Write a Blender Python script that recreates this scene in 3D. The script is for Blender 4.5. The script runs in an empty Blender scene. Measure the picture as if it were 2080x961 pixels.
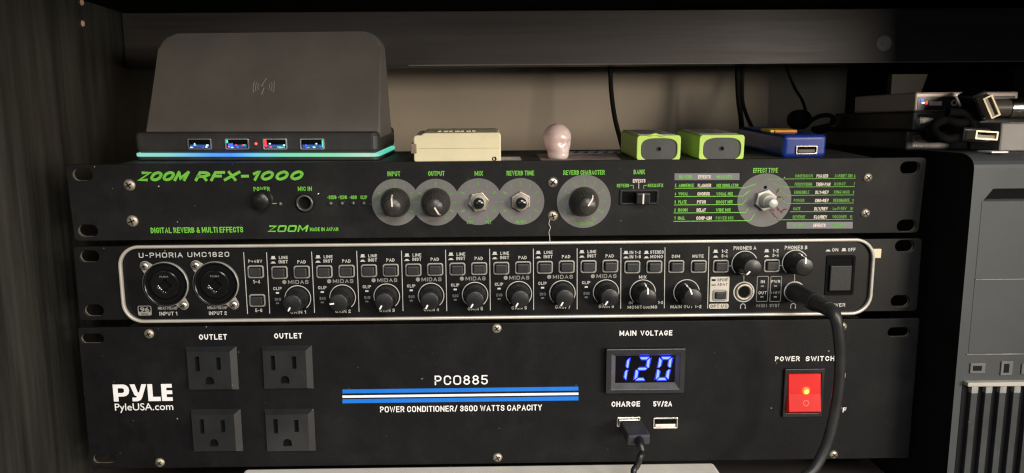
import bpy, bmesh, math, random
from mathutils import Matrix, Vector

# ------------------------------------------------------------------ camera, world, light, exposure
S = 0.001                                   # everything below is written in millimetres
SC = bpy.context.scene
COL = SC.collection
CAM = Vector((-7.249, -423.299, 43.323))
PITCH, YAW, ROLL = math.radians(8.532), math.radians(.715), math.radians(-.455)
FPX, CX, CY = 1500.0, 995.363, 475.266      # focal length and principal point in photo pixels
cp, sp = math.cos(PITCH), math.sin(PITCH)
FW = Vector((math.sin(YAW) * cp, math.cos(YAW) * cp, -sp))
R0 = Vector((math.cos(YAW), -math.sin(YAW), 0))
U0 = R0.cross(FW)
RT = math.cos(ROLL) * R0 + math.sin(ROLL) * U0
UP = math.cos(ROLL) * U0 - math.sin(ROLL) * R0

cam = bpy.data.cameras.new('camera')
cam.sensor_width = 36.0
cam.lens = FPX / 2080 * 36
cam.shift_x = (1040 - CX) / 2080
cam.shift_y = (CY - 480.5) / 2080
cam.clip_start, cam.clip_end = 0.01, 50
co = bpy.data.objects.new('camera', cam)
COL.objects.link(co)
M3 = Matrix((RT, UP, -FW)).transposed()
co.matrix_world = Matrix.Translation(CAM * S) @ M3.to_4x4()
SC.camera = co

world = bpy.data.worlds.new('World')
SC.world = world
world.use_nodes = True
bg = world.node_tree.nodes['Background']
bg.inputs[0].default_value = (0.80, 0.92, 1.0, 1)
bg.inputs[1].default_value = 0.022

def area(name, loc, aim, sx, sy, watts, col):
    la = bpy.data.lights.new(name, 'AREA')
    la.shape, la.size, la.size_y, la.energy, la.color = 'RECTANGLE', sx, sy, watts, col
    lo = bpy.data.objects.new(name, la)
    COL.objects.link(lo)
    lo.location = loc
    lo.rotation_euler = (Vector(aim) - Vector(loc)).to_track_quat('-Z', 'Y').to_euler()
area('lamp_light', (0.90, -1.20, 0.175), (0, 0.05, 0.02), 0.30, 0.26, 14, (1.0, 0.89, 0.75))         # lamp in the room, low, right of the viewer
area('window_light', (1.12, -0.74, 0.08), (0, 0.0, -0.03), 0.50, 0.50, 9, (1.0, 0.93, 0.84))         # grazing, far right
area('room_light', (0.34, -1.36, 0.74), (0, 0, -0.09), 0.8, 0.4, 22, (0.98, 0.97, 0.95))              # bounced light from above
area('left_fill_light', (-0.80, -1.95, 0.16), (0.1, 0.1, 0.04), 0.9, 0.4, 3.0, (0.90, 0.95, 1.0))      # added soft fill from the left, no source seen

SC.view_settings.view_transform = 'Standard'
SC.view_settings.look = 'None'
SC.view_settings.exposure = 0
SC.view_settings.gamma = 1
SC.cycles.filter_width = 1.25
SC.cycles.max_bounces = 8
SC.cycles.use_denoising = True

# ------------------------------------------------------------------ materials
def nn(nt, typ, **kw):
    n = nt.nodes.new(typ)
    for k, v in kw.items():
        setattr(n, k, v)
    return n

def mat(name, col, rough=.5, metal=0., spec=.5, var=.25, vscale=60., stretch=(1, 1, 1), dust=0., dcol=(.4, .38, .34),
        dscale=900., bump=0., bscale=900., emit=None, es=0., trans=0., sss=0., coat=0., rvar=.15, ior=1.45, smear=0., specks=0.):
    m = bpy.data.materials.new(name)
    m.use_nodes = True
    nt = m.node_tree
    b = nt.nodes['Principled BSDF']
    tc = nn(nt, 'ShaderNodeTexCoord')
    mp = nn(nt, 'ShaderNodeMapping')
    mp.inputs['Scale'].default_value = stretch
    nt.links.new(tc.outputs['Object'], mp.inputs[0])
    n1 = nn(nt, 'ShaderNodeTexNoise')
    n1.inputs['Scale'].default_value = vscale
    n1.inputs['Detail'].default_value = 6
    n1.inputs['Roughness'].default_value = .65
    nt.links.new(mp.outputs[0], n1.inputs['Vector'])
    cr = nn(nt, 'ShaderNodeValToRGB')
    cr.color_ramp.elements[0].position, cr.color_ramp.elements[1].position = .3, .72
    cr.color_ramp.elements[0].color = tuple(c * (1 - var) for c in col) + (1,)
    cr.color_ramp.elements[1].color = tuple(min(1, c * (1 + var)) for c in col) + (1,)
    nt.links.new(n1.outputs[0], cr.inputs[0])
    out = cr.outputs[0]
    if smear > 0:                            # wiped, dusty film with a shape of its own
        n4 = nn(nt, 'ShaderNodeTexNoise')
        n4.inputs['Scale'].default_value = 28
        n4.inputs['Detail'].default_value = 9
        n4.inputs['Roughness'].default_value = .7
        nt.links.new(tc.outputs['Object'], n4.inputs['Vector'])
        r4 = nn(nt, 'ShaderNodeMapRange')
        r4.inputs[1].default_value, r4.inputs[2].default_value = .48, .8
        r4.inputs[4].default_value = smear
        nt.links.new(n4.outputs[0], r4.inputs[0])
        x4 = nn(nt, 'ShaderNodeMix', data_type='RGBA')
        nt.links.new(r4.outputs[0], x4.inputs[0])
        nt.links.new(out, x4.inputs[6])
        x4.inputs[7].default_value = tuple(dcol) + (1,)
        out = x4.outputs[2]
    if specks:
        n5 = nn(nt, 'ShaderNodeTexVoronoi')
        n5.inputs['Scale'].default_value = 95
        nt.links.new(tc.outputs['Object'], n5.inputs['Vector'])
        sp5 = nn(nt, 'ShaderNodeSeparateColor')
        nt.links.new(n5.outputs['Color'], sp5.inputs[0])
        t5 = nn(nt, 'ShaderNodeMath', operation='MULTIPLY')
        nt.links.new(sp5.outputs[0], t5.inputs[0])
        t5.inputs[1].default_value = .045
        l5 = nn(nt, 'ShaderNodeMath', operation='LESS_THAN')
        nt.links.new(n5.outputs['Distance'], l5.inputs[0])
        nt.links.new(t5.outputs[0], l5.inputs[1])
        m5 = nn(nt, 'ShaderNodeMath', operation='MULTIPLY')
        nt.links.new(l5.outputs[0], m5.inputs[0])
        m5.inputs[1].default_value = specks
        x5 = nn(nt, 'ShaderNodeMix', data_type='RGBA')
        nt.links.new(m5.outputs[0], x5.inputs[0])
        nt.links.new(out, x5.inputs[6])
        x5.inputs[7].default_value = (.5, .47, .42, 1)
        out = x5.outputs[2]
    if dust > 0:
        n2 = nn(nt, 'ShaderNodeTexNoise')
        n2.inputs['Scale'].default_value = dscale
        n2.inputs['Detail'].default_value = 2
        nt.links.new(tc.outputs['Object'], n2.inputs['Vector'])
        r2 = nn(nt, 'ShaderNodeMapRange')
        r2.inputs[1].default_value, r2.inputs[2].default_value = .80 - dust * .12, .86 - dust * .12
        nt.links.new(n2.outputs[0], r2.inputs[0])
        x2 = nn(nt, 'ShaderNodeMix', data_type='RGBA')
        nt.links.new(r2.outputs[0], x2.inputs[0])
        nt.links.new(out, x2.inputs[6])
        x2.inputs[7].default_value = tuple(dcol) + (1,)
        out = x2.outputs[2]
    nt.links.new(out, b.inputs['Base Color'])
    rr = nn(nt, 'ShaderNodeMapRange')
    rr.inputs[3].default_value, rr.inputs[4].default_value = max(.02, rough - rvar), min(1, rough + rvar)
    nt.links.new(n1.outputs[0], rr.inputs[0])
    nt.links.new(rr.outputs[0], b.inputs['Roughness'])
    b.inputs['Metallic'].default_value = metal
    b.inputs['Specular IOR Level'].default_value = spec
    b.inputs['IOR'].default_value = ior
    b.inputs['Transmission Weight'].default_value = trans
    b.inputs['Coat Weight'].default_value = coat
    if sss:
        b.inputs['Subsurface Weight'].default_value = sss
        b.inputs['Subsurface Radius'].default_value = (1, .6, .5)
        b.inputs['Subsurface Scale'].default_value = .006
    if emit:
        b.inputs['Emission Color'].default_value = tuple(emit) + (1,)
        b.inputs['Emission Strength'].default_value = es
    if bump:
        n3 = nn(nt, 'ShaderNodeTexNoise')
        n3.inputs['Scale'].default_value = bscale
        n3.inputs['Detail'].default_value = 3
        nt.links.new(mp.outputs[0], n3.inputs['Vector'])
        bp = nn(nt, 'ShaderNodeBump')
        bp.inputs['Strength'].default_value = bump
        bp.inputs['Distance'].default_value = .0003
        nt.links.new(n3.outputs[0], bp.inputs['Height'])
        nt.links.new(bp.outputs[0], b.inputs['Normal'])
    return m

ZBLK = mat('worn_black_paint', (.0058, .0055, .0052), .6, spec=.28, specks=.8, dust=.55, dscale=520, bump=.25, smear=.07, dcol=(.17, .16, .145))
BBLK = mat('satin_black_panel', (.0046, .0044, .0042), .48, spec=.28, specks=.35, dust=.25, dscale=520, bump=.12, smear=.03, dcol=(.16, .15, .135))
PBLK = mat('powder_black_steel', (.0040, .0038, .0042), .56, spec=.24, specks=.55, dust=.46, dscale=560, bump=.35, bscale=1600, smear=.035, dcol=(.2, .19, .175))
CHASSIS = mat('dusty_black_steel', (.03, .028, .026), .6, dust=.7, dcol=(.3, .27, .23), smear=.35, bump=.2)
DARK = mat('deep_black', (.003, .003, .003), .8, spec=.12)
PLBLK = mat('black_plastic', (.009, .0088, .0085), .38, bump=.1)
KNOB = mat('knob_plastic', (.012, .0118, .0115), .36, dust=.25, bump=.15)
ZKNOB = mat('dusty_knob_plastic', (.028, .025, .022), .36, dust=.4, bump=.15, smear=.35, dcol=(.16, .14, .115))
JACKRING = mat('dark_jack_ring', (.11, .105, .10), .3, metal=.6)
HPBLK = mat('headphone_rubber', (.020, .020, .0195), .42, dust=.4, smear=.12, dcol=(.15, .14, .13), bump=.15)
PLUGG = mat('plug_grey', (.034, .034, .038), .4, bump=.1)
CABLEBLK = mat('matte_black_cable', (.006, .006, .006), .7, spec=.2)
RUBBER = mat('black_rubber', (.010, .010, .010), .40, bump=.2, bscale=1500)
GREEN = mat('green_print', (.145, .47, .040), .55, var=.18, vscale=300)
DGREEN = mat('faded_green_print', (.095, .29, .03), .6, var=.35, vscale=400)
CREAMINK = mat('cream_print', (.72, .62, .53), .6, var=.15, vscale=300)
WHITEINK = mat('white_print', (.82, .80, .77), .5, var=.08, vscale=300)
GREYINK = mat('silver_print', (.50, .48, .44), .45, var=.12, vscale=300)
DIMINK = mat('dim_silver_print', (.24, .23, .21), .5, var=.2, vscale=300)
BLUEINK = mat('blue_print', (.004, .15, .60), .5, var=.06)
DISC = mat('grey_print_disc', (.135, .128, .122), .6, var=.12, dust=.2)
BAR = mat('grey_header_bar', (.17, .165, .17), .6, var=.12)
SILVER = mat('silver_bezel', (.50, .46, .395), .42, metal=.4, var=.06, bump=.08)
STEEL = mat('screw_steel', (.55, .50, .43), .34, metal=.9, var=.25, vscale=500, bump=.3)
OLDSTEEL = mat('tarnished_steel', (.42, .37, .29), .5, metal=.8, var=.45, vscale=600, bump=.5)
NICKEL = mat('nickel', (.72, .68, .60), .25, metal=1, var=.1)
BRASS = mat('tarnished_nut', (.55, .47, .36), .38, metal=.8, var=.3, vscale=400, bump=.2)
GREYALU = mat('grey_shaft', (.50, .48, .43), .5, metal=.35, var=.2, bump=.2)
OUTPL = mat('outlet_plastic', (.0135, .0135, .014), .36, spec=.8, bump=.2, bscale=700, dust=.2, rvar=.05)
CAPGREY = mat('button_cap_plastic', (.020, .0195, .019), .45, bump=.1)
GLOSSB = mat('gloss_black_plastic', (.0055, .0055, .0055), .2, spec=.5, rvar=.05)
RING = mat('button_ring', (.30, .285, .25), .42, metal=.3, var=.12)
LEDOFF = mat('clear_led_off', (.05, .055, .05), .18, spec=.8)
LEDWHITE = mat('white_led_window', (.62, .60, .56), .4)
FIN = mat('grille_fin_grey', (.034, .036, .036), .6, var=.3, vscale=60, dust=.5, dscale=500, dcol=(.14, .14, .135), smear=.08)
BEIGE = mat('beige_tab', (.66, .54, .36), .55, var=.05)
CHARGER = mat('charger_soft_black', (.108, .097, .087), .62, var=.14, vscale=25, bump=.35, bscale=1800, dust=.2, smear=.03)
CHBASE = mat('charger_base_black', (.034, .032, .030), .5, bump=.2, dust=.1)
CREAMPL = mat('cream_plastic', (.76, .67, .44), .45, var=.05, sss=.08)
LIME = mat('lime_plastic', (.50, .72, .14), .42, var=.06)
BATGREY = mat('grey_plate', (.055, .054, .052), .5, bump=.15)
LABELG = mat('grey_label', (.42, .40, .38), .5, var=.25, vscale=220)
BLUEPL = mat('blue_plastic', (.009, .034, .25), .33, var=.1, coat=.2)
ORANGE = mat('orange_label', (.85, .27, .02), .5, var=.05)
YELLOW = mat('yellow_label', (.9, .58, .03), .5, var=.05)
WALLM = mat('beige_wall_paint', (.46, .385, .30), .85, var=.07, vscale=12, bump=.35, bscale=500)
WOODV = mat('dark_wood_upright', (.030, .0285, .0235), .5, var=.75, vscale=55, stretch=(1, 1.3, .07), bump=.5, bscale=300)
WOODH = mat('dark_wood_rail', (.046, .039, .036), .45, var=.35, vscale=60, stretch=(.06, 1, 1.3), bump=.4, bscale=300)
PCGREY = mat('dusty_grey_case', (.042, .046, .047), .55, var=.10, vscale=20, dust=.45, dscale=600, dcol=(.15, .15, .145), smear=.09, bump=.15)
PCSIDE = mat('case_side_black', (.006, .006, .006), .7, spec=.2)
PALE = mat('pale_aluminium', (.44, .36, .32), .45, metal=.2, var=.06)
TAN = mat('tan_side', (.42, .33, .24), .7, var=.08)
BOXBRN = mat('brown_card', (.034, .028, .022), .8, var=.1)
SLABM = mat('cream_board', (.78, .73, .65), .55, var=.06, bump=.15)
REDMARK = mat('red_marker_stain', (.13, .045, .042), .7, var=.4, vscale=500)
PAPER = mat('scuffed_sticker', (.55, .50, .47), .6, var=.35, vscale=200)
PINK = mat('rose_quartz', (.95, .73, .68), .2, var=.08, vscale=110, sss=.6, trans=.28, rvar=.06, coat=.3)
SEG = mat('blue_digit_glow', (.02, .05, .2), .4, emit=(.045, .075, 1.0), es=8.0)
SEGEDGE = mat('blue_digit_diffuser', (.01, .02, .2), .4, emit=(.010, .018, 1.0), es=1.3)
SCREEN = mat('smoked_screen', (.004, .003, .006), .25, spec=.2)
LAMPO = mat('orange_neon', (.5, .2, .02), .4, emit=(1.0, .36, .015), es=18.)
REDROCK = mat('red_rocker', (.50, .010, .009), .42, spec=.3, var=.05, emit=(1.0, .012, .008), es=.17)
REDDIM = mat('red_rocker_mark', (.75, .10, .08), .4, emit=(1.0, .06, .05), es=.35)
LEDRED = mat('red_pilot', (.4, .02, .02), .4, emit=(1, .06, .04), es=4)
LRED = mat('glint_red', (.4, .02, .02), .4, emit=(1, .05, .05), es=1.6)
LBLU = mat('glint_blue', (.02, .05, .4), .4, emit=(.03, .10, 1), es=2.0)
LGRN = mat('glint_green', (.02, .3, .2), .4, emit=(.10, .75, .45), es=1.1)
LWHT = mat('glint_white', (.3, .4, .4), .4, emit=(.6, .9, 1), es=1.3)

def strip_material():                      # an addressable light strip: each stretch of LEDs has a colour of its own
    m = bpy.data.materials.new('rgb_light_strip')
    m.use_nodes = True
    nt = m.node_tree
    b = nt.nodes['Principled BSDF']
    tc = nn(nt, 'ShaderNodeTexCoord')
    sx = nn(nt, 'ShaderNodeSeparateXYZ')
    nt.links.new(tc.outputs['Object'], sx.inputs[0])
    mr = nn(nt, 'ShaderNodeMapRange')
    mr.inputs[1].default_value, mr.inputs[2].default_value = -.073, .069
    nt.links.new(sx.outputs[0], mr.inputs[0])
    cr = nn(nt, 'ShaderNodeValToRGB')
    e = cr.color_ramp.elements
    stops = [(0, (.22, .62, .52)), (.10, (.20, .58, .55)), (.28, (.03, .30, .85)), (.37, (.01, .24, .95)), (.48, (.10, .50, .75)),
             (.60, (.14, .62, .38)), (.82, (.20, .62, .36)), (.95, (.42, .62, .48)), (1, (.05, .60, .42))]
    e[0].position, e[0].color = stops[0][0], stops[0][1] + (1,)
    e[1].position, e[1].color = stops[-1][0], stops[-1][1] + (1,)
    for p, c in stops[1:-1]:
        k = e.new(p)
        k.color = c + (1,)
    nt.links.new(mr.outputs[0], cr.inputs[0])
    nt.links.new(cr.outputs[0], b.inputs['Emission Color'])
    b.inputs['Base Color'].default_value = (.1, .12, .12, 1)
    b.inputs['Emission Strength'].default_value = 1.05
    return m
STRIP = strip_material()

# ------------------------------------------------------------------ frames: pixel of the photo -> point on a real plane
class Frame:
    def __init__(s, o, r):
        s.o, s.R, s.Ri = Vector(o), r, r.transposed()
    def hit(s, px, py, ax, val):
        d = FW + RT * ((px - CX) / FPX) - UP * ((py - CY) / FPX)
        o, d = s.Ri @ (CAM - s.o), s.Ri @ d
        return o + d * ((val - o[ax]) / d[ax])
    def P(s, px, py, y=0.):                  # (x, z) on the vertical plane y of this frame
        h = s.hit(px, py, 1, y)
        return h.x, h.z

WORLD = Frame((0, 0, 0), Matrix.Identity(3))
ZF = Frame((0, 0, -22), Matrix.Rotation(math.radians(3.3), 3, 'X'))     # the top unit leans forward a little
ZTOP = 43.3

# ------------------------------------------------------------------ mesh building
def rr(cx, cz, w, h, r, n=5):
    r = min(r, w / 2 - 1e-4, h / 2 - 1e-4)
    pts = []
    for k, (sx, sz) in enumerate(((1, 1), (-1, 1), (-1, -1), (1, -1))):
        for i in range(n + 1):
            a = (k + i / n) * math.pi / 2
            pts.append((cx + sx * (w / 2 - r) + r * math.cos(a), cz + sz * (h / 2 - r) + r * math.sin(a)))
    return pts

def circ(cx, cz, r, n=32):
    return [(cx + r * math.cos(2 * math.pi * i / n), cz + r * math.sin(2 * math.pi * i / n)) for i in range(n)]

_text = {}
def text_data(s, bold, shear):
    k = (s, bold, shear)
    if k not in _text:
        c = bpy.data.curves.new('t', 'FONT')
        c.body, c.size, c.resolution_u = s, 1, 3
        c.offset, c.shear = bold, shear
        o = bpy.data.objects.new('t', c)
        me = bpy.data.meshes.new_from_object(o)
        v = [tuple(x.co) for x in me.vertices]
        f = [tuple(p.vertices) for p in me.polygons]
        bpy.data.objects.remove(o)
        bpy.data.curves.remove(c)
        bpy.data.meshes.remove(me)
        xs, ys = [a[0] for a in v], [a[1] for a in v]
        x0, x1, y0, y1 = min(xs), max(xs), min(ys), max(ys)
        _text[k] = ([((a[0] - x0) / (x1 - x0), (a[1] - y0) / (y1 - y0)) for a in v], f)
    return _text[k]

def fill(loops, extrude=0., bevel=0.):
    c = bpy.data.curves.new('f', 'CURVE')
    c.dimensions, c.fill_mode = '2D', 'BOTH'
    c.extrude, c.bevel_depth, c.bevel_resolution = extrude, bevel, 1
    if bevel:
        c.offset = -bevel
    for lp in loops:
        sp_ = c.splines.new('POLY')
        sp_.points.add(len(lp) - 1)
        for q, (x, z) in zip(sp_.points, lp):
            q.co = (x, z, 0, 1)
        sp_.use_cyclic_u = True
    o = bpy.data.objects.new('f', c)
    me = bpy.data.meshes.new_from_object(o)
    v = [tuple(x.co) for x in me.vertices]
    f = [tuple(p.vertices) for p in me.polygons]
    bpy.data.objects.remove(o)
    bpy.data.curves.remove(c)
    bpy.data.meshes.remove(me)
    return v, f

G_ = {'A': (.72, [[(0, 0), (.5, 1), (1, 0)], [(.2, .32), (.8, .32)]]), 'B': (.64, [[(0, .53), (0, 1), (.92, 1, 1), (.92, .53, 1), (0, .53)], [(0, .53), (1, .53, 1), (1, 0, 1), (0, 0), (0, .53)]]),
      'C': (.66, [[(1, .7), (1, 1, 1), (0, 1, 1), (0, 0, 1), (1, 0, 1), (1, .3)]]), 'D': (.66, [[(0, .5), (0, 1), (1, 1, 1), (1, 0, 1), (0, 0), (0, .5)]]),
      'E': (.56, [[(1, 1), (0, 1), (0, 0), (1, 0)], [(0, .52), (.88, .52)]]), 'F': (.54, [[(1, 1), (0, 1), (0, 0)], [(0, .5), (.85, .5)]]),
      'G': (.72, [[(1, .76), (1, 1, 1), (0, 1, 1), (0, 0, 1), (1, 0, 1), (1, .42), (.6, .42)]]), 'H': (.64, [[(0, 0), (0, 1)], [(1, 0), (1, 1)], [(0, .52), (1, .52)]]),
      'I': (.0, [[(0, 0), (0, 1)]]), 'J': (.5, [[(1, 1), (1, 0, 1), (0, 0, 1), (0, .3)]]), 'K': (.62, [[(0, 0), (0, 1)], [(1, 1), (.05, .45)], [(.35, .62), (1, 0)]]),
      'L': (.52, [[(0, 1), (0, 0), (1, 0)]]), 'M': (.84, [[(0, 0), (0, 1)], [(.08, .9), (.5, .2), (.92, .9)], [(1, 1), (1, 0)]]), 'N': (.72, [[(0, 0), (0, 1)], [(.1, .88), (.9, .12)], [(1, 0), (1, 1)]]),
      'O': (.72, [[(.5, 1), (0, 1, 1), (0, 0, 1), (1, 0, 1), (1, 1, 1), (.5, 1)]]), 'P': (.62, [[(0, 0), (0, 1), (1, 1, 1), (1, .45, 1), (0, .45)]]),
      'Q': (.72, [[(.5, 1), (0, 1, 1), (0, 0, 1), (1, 0, 1), (1, 1, 1), (.5, 1)], [(.6, .3), (1, -.05)]]), 'R': (.66, [[(0, 0), (0, 1), (1, 1, 1), (1, .46, 1), (0, .46)], [(.55, .46), (1, 0)]]),
      'S': (.62, [[(1, .76), (1, 1, 1), (0, 1, 1), (0, .52, 1), (1, .52, 1), (1, 0, 1), (0, 0, 1), (0, .24)]]), 'T': (.62, [[(0, 1), (1, 1)], [(.5, 1), (.5, 0)]]),
      'U': (.66, [[(0, 1), (0, 0, 1), (1, 0, 1), (1, 1)]]), 'V': (.7, [[(0, 1), (.5, 0), (1, 1)]]), 'W': (1.0, [[(0, 1), (.26, 0), (.5, .9), (.74, 0), (1, 1)]]),
      'X': (.66, [[(0, 0), (1, 1)], [(0, 1), (1, 0)]]), 'Y': (.66, [[(0, 1), (.5, .48), (1, 1)], [(.5, .48), (.5, 0)]]), 'Z': (.62, [[(0, 1), (1, 1), (0, 0), (1, 0)]]),
      '1': (.26, [[(0, .78), (.7, 1), (1, 1), (1, 0)]]), '2': (.58, [[(0, .74), (0, 1, 1), (1, 1, 1), (1, .55, 1), (0, .3, .5), (0, 0), (1, 0)]]),
      '3': (.58, [[(0, .76), (0, 1, 1), (1, 1, 1), (1, .53, 1), (.35, .53)], [(.6, .53), (1, .53, 1), (1, 0, 1), (0, 0, 1), (0, .24)]]), '4': (.62, [[(.74, 0), (.74, 1), (0, .3), (1, .3)]]),
      '5': (.58, [[(.95, 1), (.08, 1), (.03, .57), (1, .62, 1), (1, 0, 1), (0, 0, 1), (0, .2)]]), '6': (.6, [[(.95, .8), (.95, 1, 1), (0, 1, 1), (0, 0, 1), (1, 0, 1), (1, .58, 1), (.02, .56)]]),
      '7': (.58, [[(0, 1), (1, 1), (.35, 0)]]), '8': (.6, [[(.5, .53), (.05, .53, 1), (.05, 1, 1), (.95, 1, 1), (.95, .53, 1), (.5, .53)], [(.5, .53), (0, .53, 1), (0, 0, 1), (1, 0, 1), (1, .53, 1), (.5, .53)]]),
      '9': (.6, [[(.05, .2), (.05, 0, 1), (1, 0, 1), (1, 1, 1), (0, 1, 1), (0, .42, 1), (.98, .44)]]), '0': (.62, [[(.5, 1), (0, 1, 1), (0, 0, 1), (1, 0, 1), (1, 1, 1), (.5, 1)]]),
      '-': (.34, [[(0, .45), (1, .45)]]), '+': (.44, [[(0, .48), (1, .48)], [(.5, .2), (.5, .76)]]), '/': (.4, [[(0, -.05), (1, 1.05)]]), '.': (.04, [[(0, 0), (1, 0)]]),
      '&': (.72, [[(1, .0), (.2, .7), (.25, 1, .6), (.65, 1, .6), (.65, .68, .5), (0, .4, .6), (0, 0, 1), (.7, 0, 1), (.98, .42)]]), 'd': None, 'B_': None}
G_ = {k: v for k, v in G_.items() if v}

def soften(pts, w, rad):
    """round the flagged corners of a polyline (x already in letter units)"""
    q = [(p[0] * w, p[1], (p[2] if len(p) > 2 else 0)) for p in pts]
    out = []
    for i, p in enumerate(q):
        if not p[2] or i in (0, len(q) - 1):
            out.append(p[:2])
            continue
        a, b = q[i - 1], q[i + 1]
        la_, lb_ = math.hypot(a[0] - p[0], a[1] - p[1]), math.hypot(b[0] - p[0], b[1] - p[1])
        ra, rb = min(rad * p[2], la_ * (.5 if a[2] else .98)), min(rad * p[2], lb_ * (.5 if b[2] else .98))
        s0 = (p[0] + (a[0] - p[0]) * ra / la_, p[1] + (a[1] - p[1]) * ra / la_)
        s1 = (p[0] + (b[0] - p[0]) * rb / lb_, p[1] + (b[1] - p[1]) * rb / lb_)
        for k in range(6):
            t = k / 5
            u, v_ = (1 - t) ** 2 + .22 * 2 * t * (1 - t), t ** 2 + .22 * 2 * t * (1 - t)
            m = 1 - u - v_
            out.append((s0[0] * u + p[0] * m + s1[0] * v_, s0[1] * u + p[1] * m + s1[1] * v_))
    res = [out[0]]
    for p in out[1:]:
        if math.hypot(p[0] - res[-1][0], p[1] - res[-1][1]) > 1e-4:
            res.append(p)
    return res

class MB:
    def __init__(s):
        s.v, s.f, s.mi, s.sm, s.mats, s.cur = [], [], [], [], [], 0
    def mat(s, m):
        if m not in s.mats:
            s.mats.append(m)
        s.cur = s.mats.index(m)
        return s
    def add(s, v, f, smooth=False, xf=None):
        b = len(s.v)
        s.v += [tuple(xf @ Vector(p)) for p in v] if xf else [tuple(p) for p in v]
        for q in f:
            s.f.append(tuple(b + i for i in q))
            s.mi.append(s.cur)
            s.sm.append(smooth)
        return s
    def box(s, x0, x1, y0, y1, z0, z1, bevel=0., seg=2, xf=None):
        bm = bmesh.new()
        bmesh.ops.create_cube(bm, size=1)
        for v in bm.verts:
            v.co = ((x0 + x1) / 2 + v.co.x * (x1 - x0), (y0 + y1) / 2 + v.co.y * (y1 - y0), (z0 + z1) / 2 + v.co.z * (z1 - z0))
        if bevel:
            bmesh.ops.bevel(bm, geom=bm.edges[:], offset=bevel, segments=seg, profile=.5, affect='EDGES')
        bm.verts.index_update()
        s.add([tuple(v.co) for v in bm.verts], [tuple(v.index for v in q.verts) for q in bm.faces], False, xf)
        bm.free()
        return s
    def plate(s, loops, yf, th, bevel=0.):      # outline with holes in xz; front face at yf, going back by th
        v, f = fill(loops, max(th / 2 - bevel, 0), bevel)
        return s.add([(x, yf + th / 2 - z, y) for x, y, z in v], f)
    def sheet(s, loops, yf):
        v, f = fill(loops)
        return s.add([(x, yf, y) for x, y, z in v], f)
    def prism(s, prof, x0, x1, smooth=False, xf=None):         # (y, z) outline pushed along x
        n = len(prof)
        v = [(x0, y, z) for y, z in prof] + [(x1, y, z) for y, z in prof]
        f = [(i, (i + 1) % n, n + (i + 1) % n, n + i) for i in range(n)]
        s.add(v, f, smooth, xf)
        return s.add(v, [tuple(range(n - 1, -1, -1)), tuple(range(n, 2 * n))], False, xf)
    def lathe(s, cx, cz, prof, n=32, flute=None, y0=0., smooth=True):
        v, f = [], []
        for k, (r, y) in enumerate(prof):
            for i in range(n):
                a = 2 * math.pi * i / n
                q = r
                if flute and flute[0] <= k <= flute[1]:
                    q = r * (1 + flute[3] * (.5 + .5 * math.cos(a * flute[2])) - flute[3])
                v.append((cx + q * math.cos(a), y0 + y, cz + q * math.sin(a)))
        for k in range(len(prof) - 1):
            for i in range(n):
                j = (i + 1) % n
                f.append((k * n + i, k * n + j, (k + 1) * n + j, (k + 1) * n + i))
        s.add(v, f, smooth)
        return s
    def ringarc(s, cx, cz, r0, r1, a0, a1, yf, n=40):  # flat arc, angles clockwise from the top, degrees
        v, f = [], []
        for i in range(n + 1):
            a = math.radians(a0 + (a1 - a0) * i / n)
            for r in (r0, r1):
                v.append((cx + r * math.sin(a), yf, cz + r * math.cos(a)))
        for i in range(n):
            f.append((2 * i, 2 * i + 1, 2 * i + 3, 2 * i + 2))
        return s.add(v, f)
    def line(s, pts, w, yf):                    # flat printed stroke in xz
        for (x0, z0), (x1, z1) in zip(pts, pts[1:]):
            dx, dz = x1 - x0, z1 - z0
            L = math.hypot(dx, dz) or 1e-6
            a, b = -dz / L * w / 2, dx / L * w / 2
            ex, ez = dx / L * w * .3, dz / L * w * .3
            s.add([(x0 - ex + a, yf, z0 - ez + b), (x0 - ex - a, yf, z0 - ez - b), (x1 + ex - a, yf, z1 + ez - b), (x1 + ex + a, yf, z1 + ez + b)], [(0, 1, 2, 3)])
        return s
    def text(s, t, x0, x1, z0, z1, yf, bold=.02, shear=0., xf=None):
        v, f = text_data(t, bold, shear)
        return s.add([(x0 + a * (x1 - x0), yf, z0 + b * (z1 - z0)) for a, b in v], f, False, xf)
    def strip(s, pts, w, yf):                   # one mitred stroke
        n = len(pts)
        loop = n > 3 and math.hypot(pts[0][0] - pts[-1][0], pts[0][1] - pts[-1][1]) < 1e-5
        L, R = [], []
        for i in range(n):
            if loop:
                a, b = pts[i - 1] if i > 0 else pts[-2], pts[i + 1] if i < n - 1 else pts[1]
            else:
                a, b = pts[max(i - 1, 0)], pts[min(i + 1, n - 1)]
            p = pts[i]
            d0 = Vector((p[0] - a[0], p[1] - a[1])) if a != p else Vector((b[0] - p[0], b[1] - p[1]))
            d1 = Vector((b[0] - p[0], b[1] - p[1])) if b != p else d0
            d0.normalize()
            d1.normalize()
            n0, n1 = Vector((-d0.y, d0.x)), Vector((-d1.y, d1.x))
            m = n0 + n1
            if m.length < .2:
                m = n0.copy()
            m.normalize()
            k = min(1 / max(m.dot(n0), .3), 1.7) * w / 2
            e = Vector((0, 0))
            if not loop and i == 0:
                e = -d1 * w / 2
            if not loop and i == n - 1:
                e = d0 * w / 2
            L.append((p[0] + m.x * k + e.x, yf, p[1] + m.y * k + e.y))
            R.append((p[0] - m.x * k + e.x, yf, p[1] - m.y * k + e.y))
        return s.add(L + R, [(i, i + 1, n + i + 1, n + i) for i in range(n - 1)])
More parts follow.
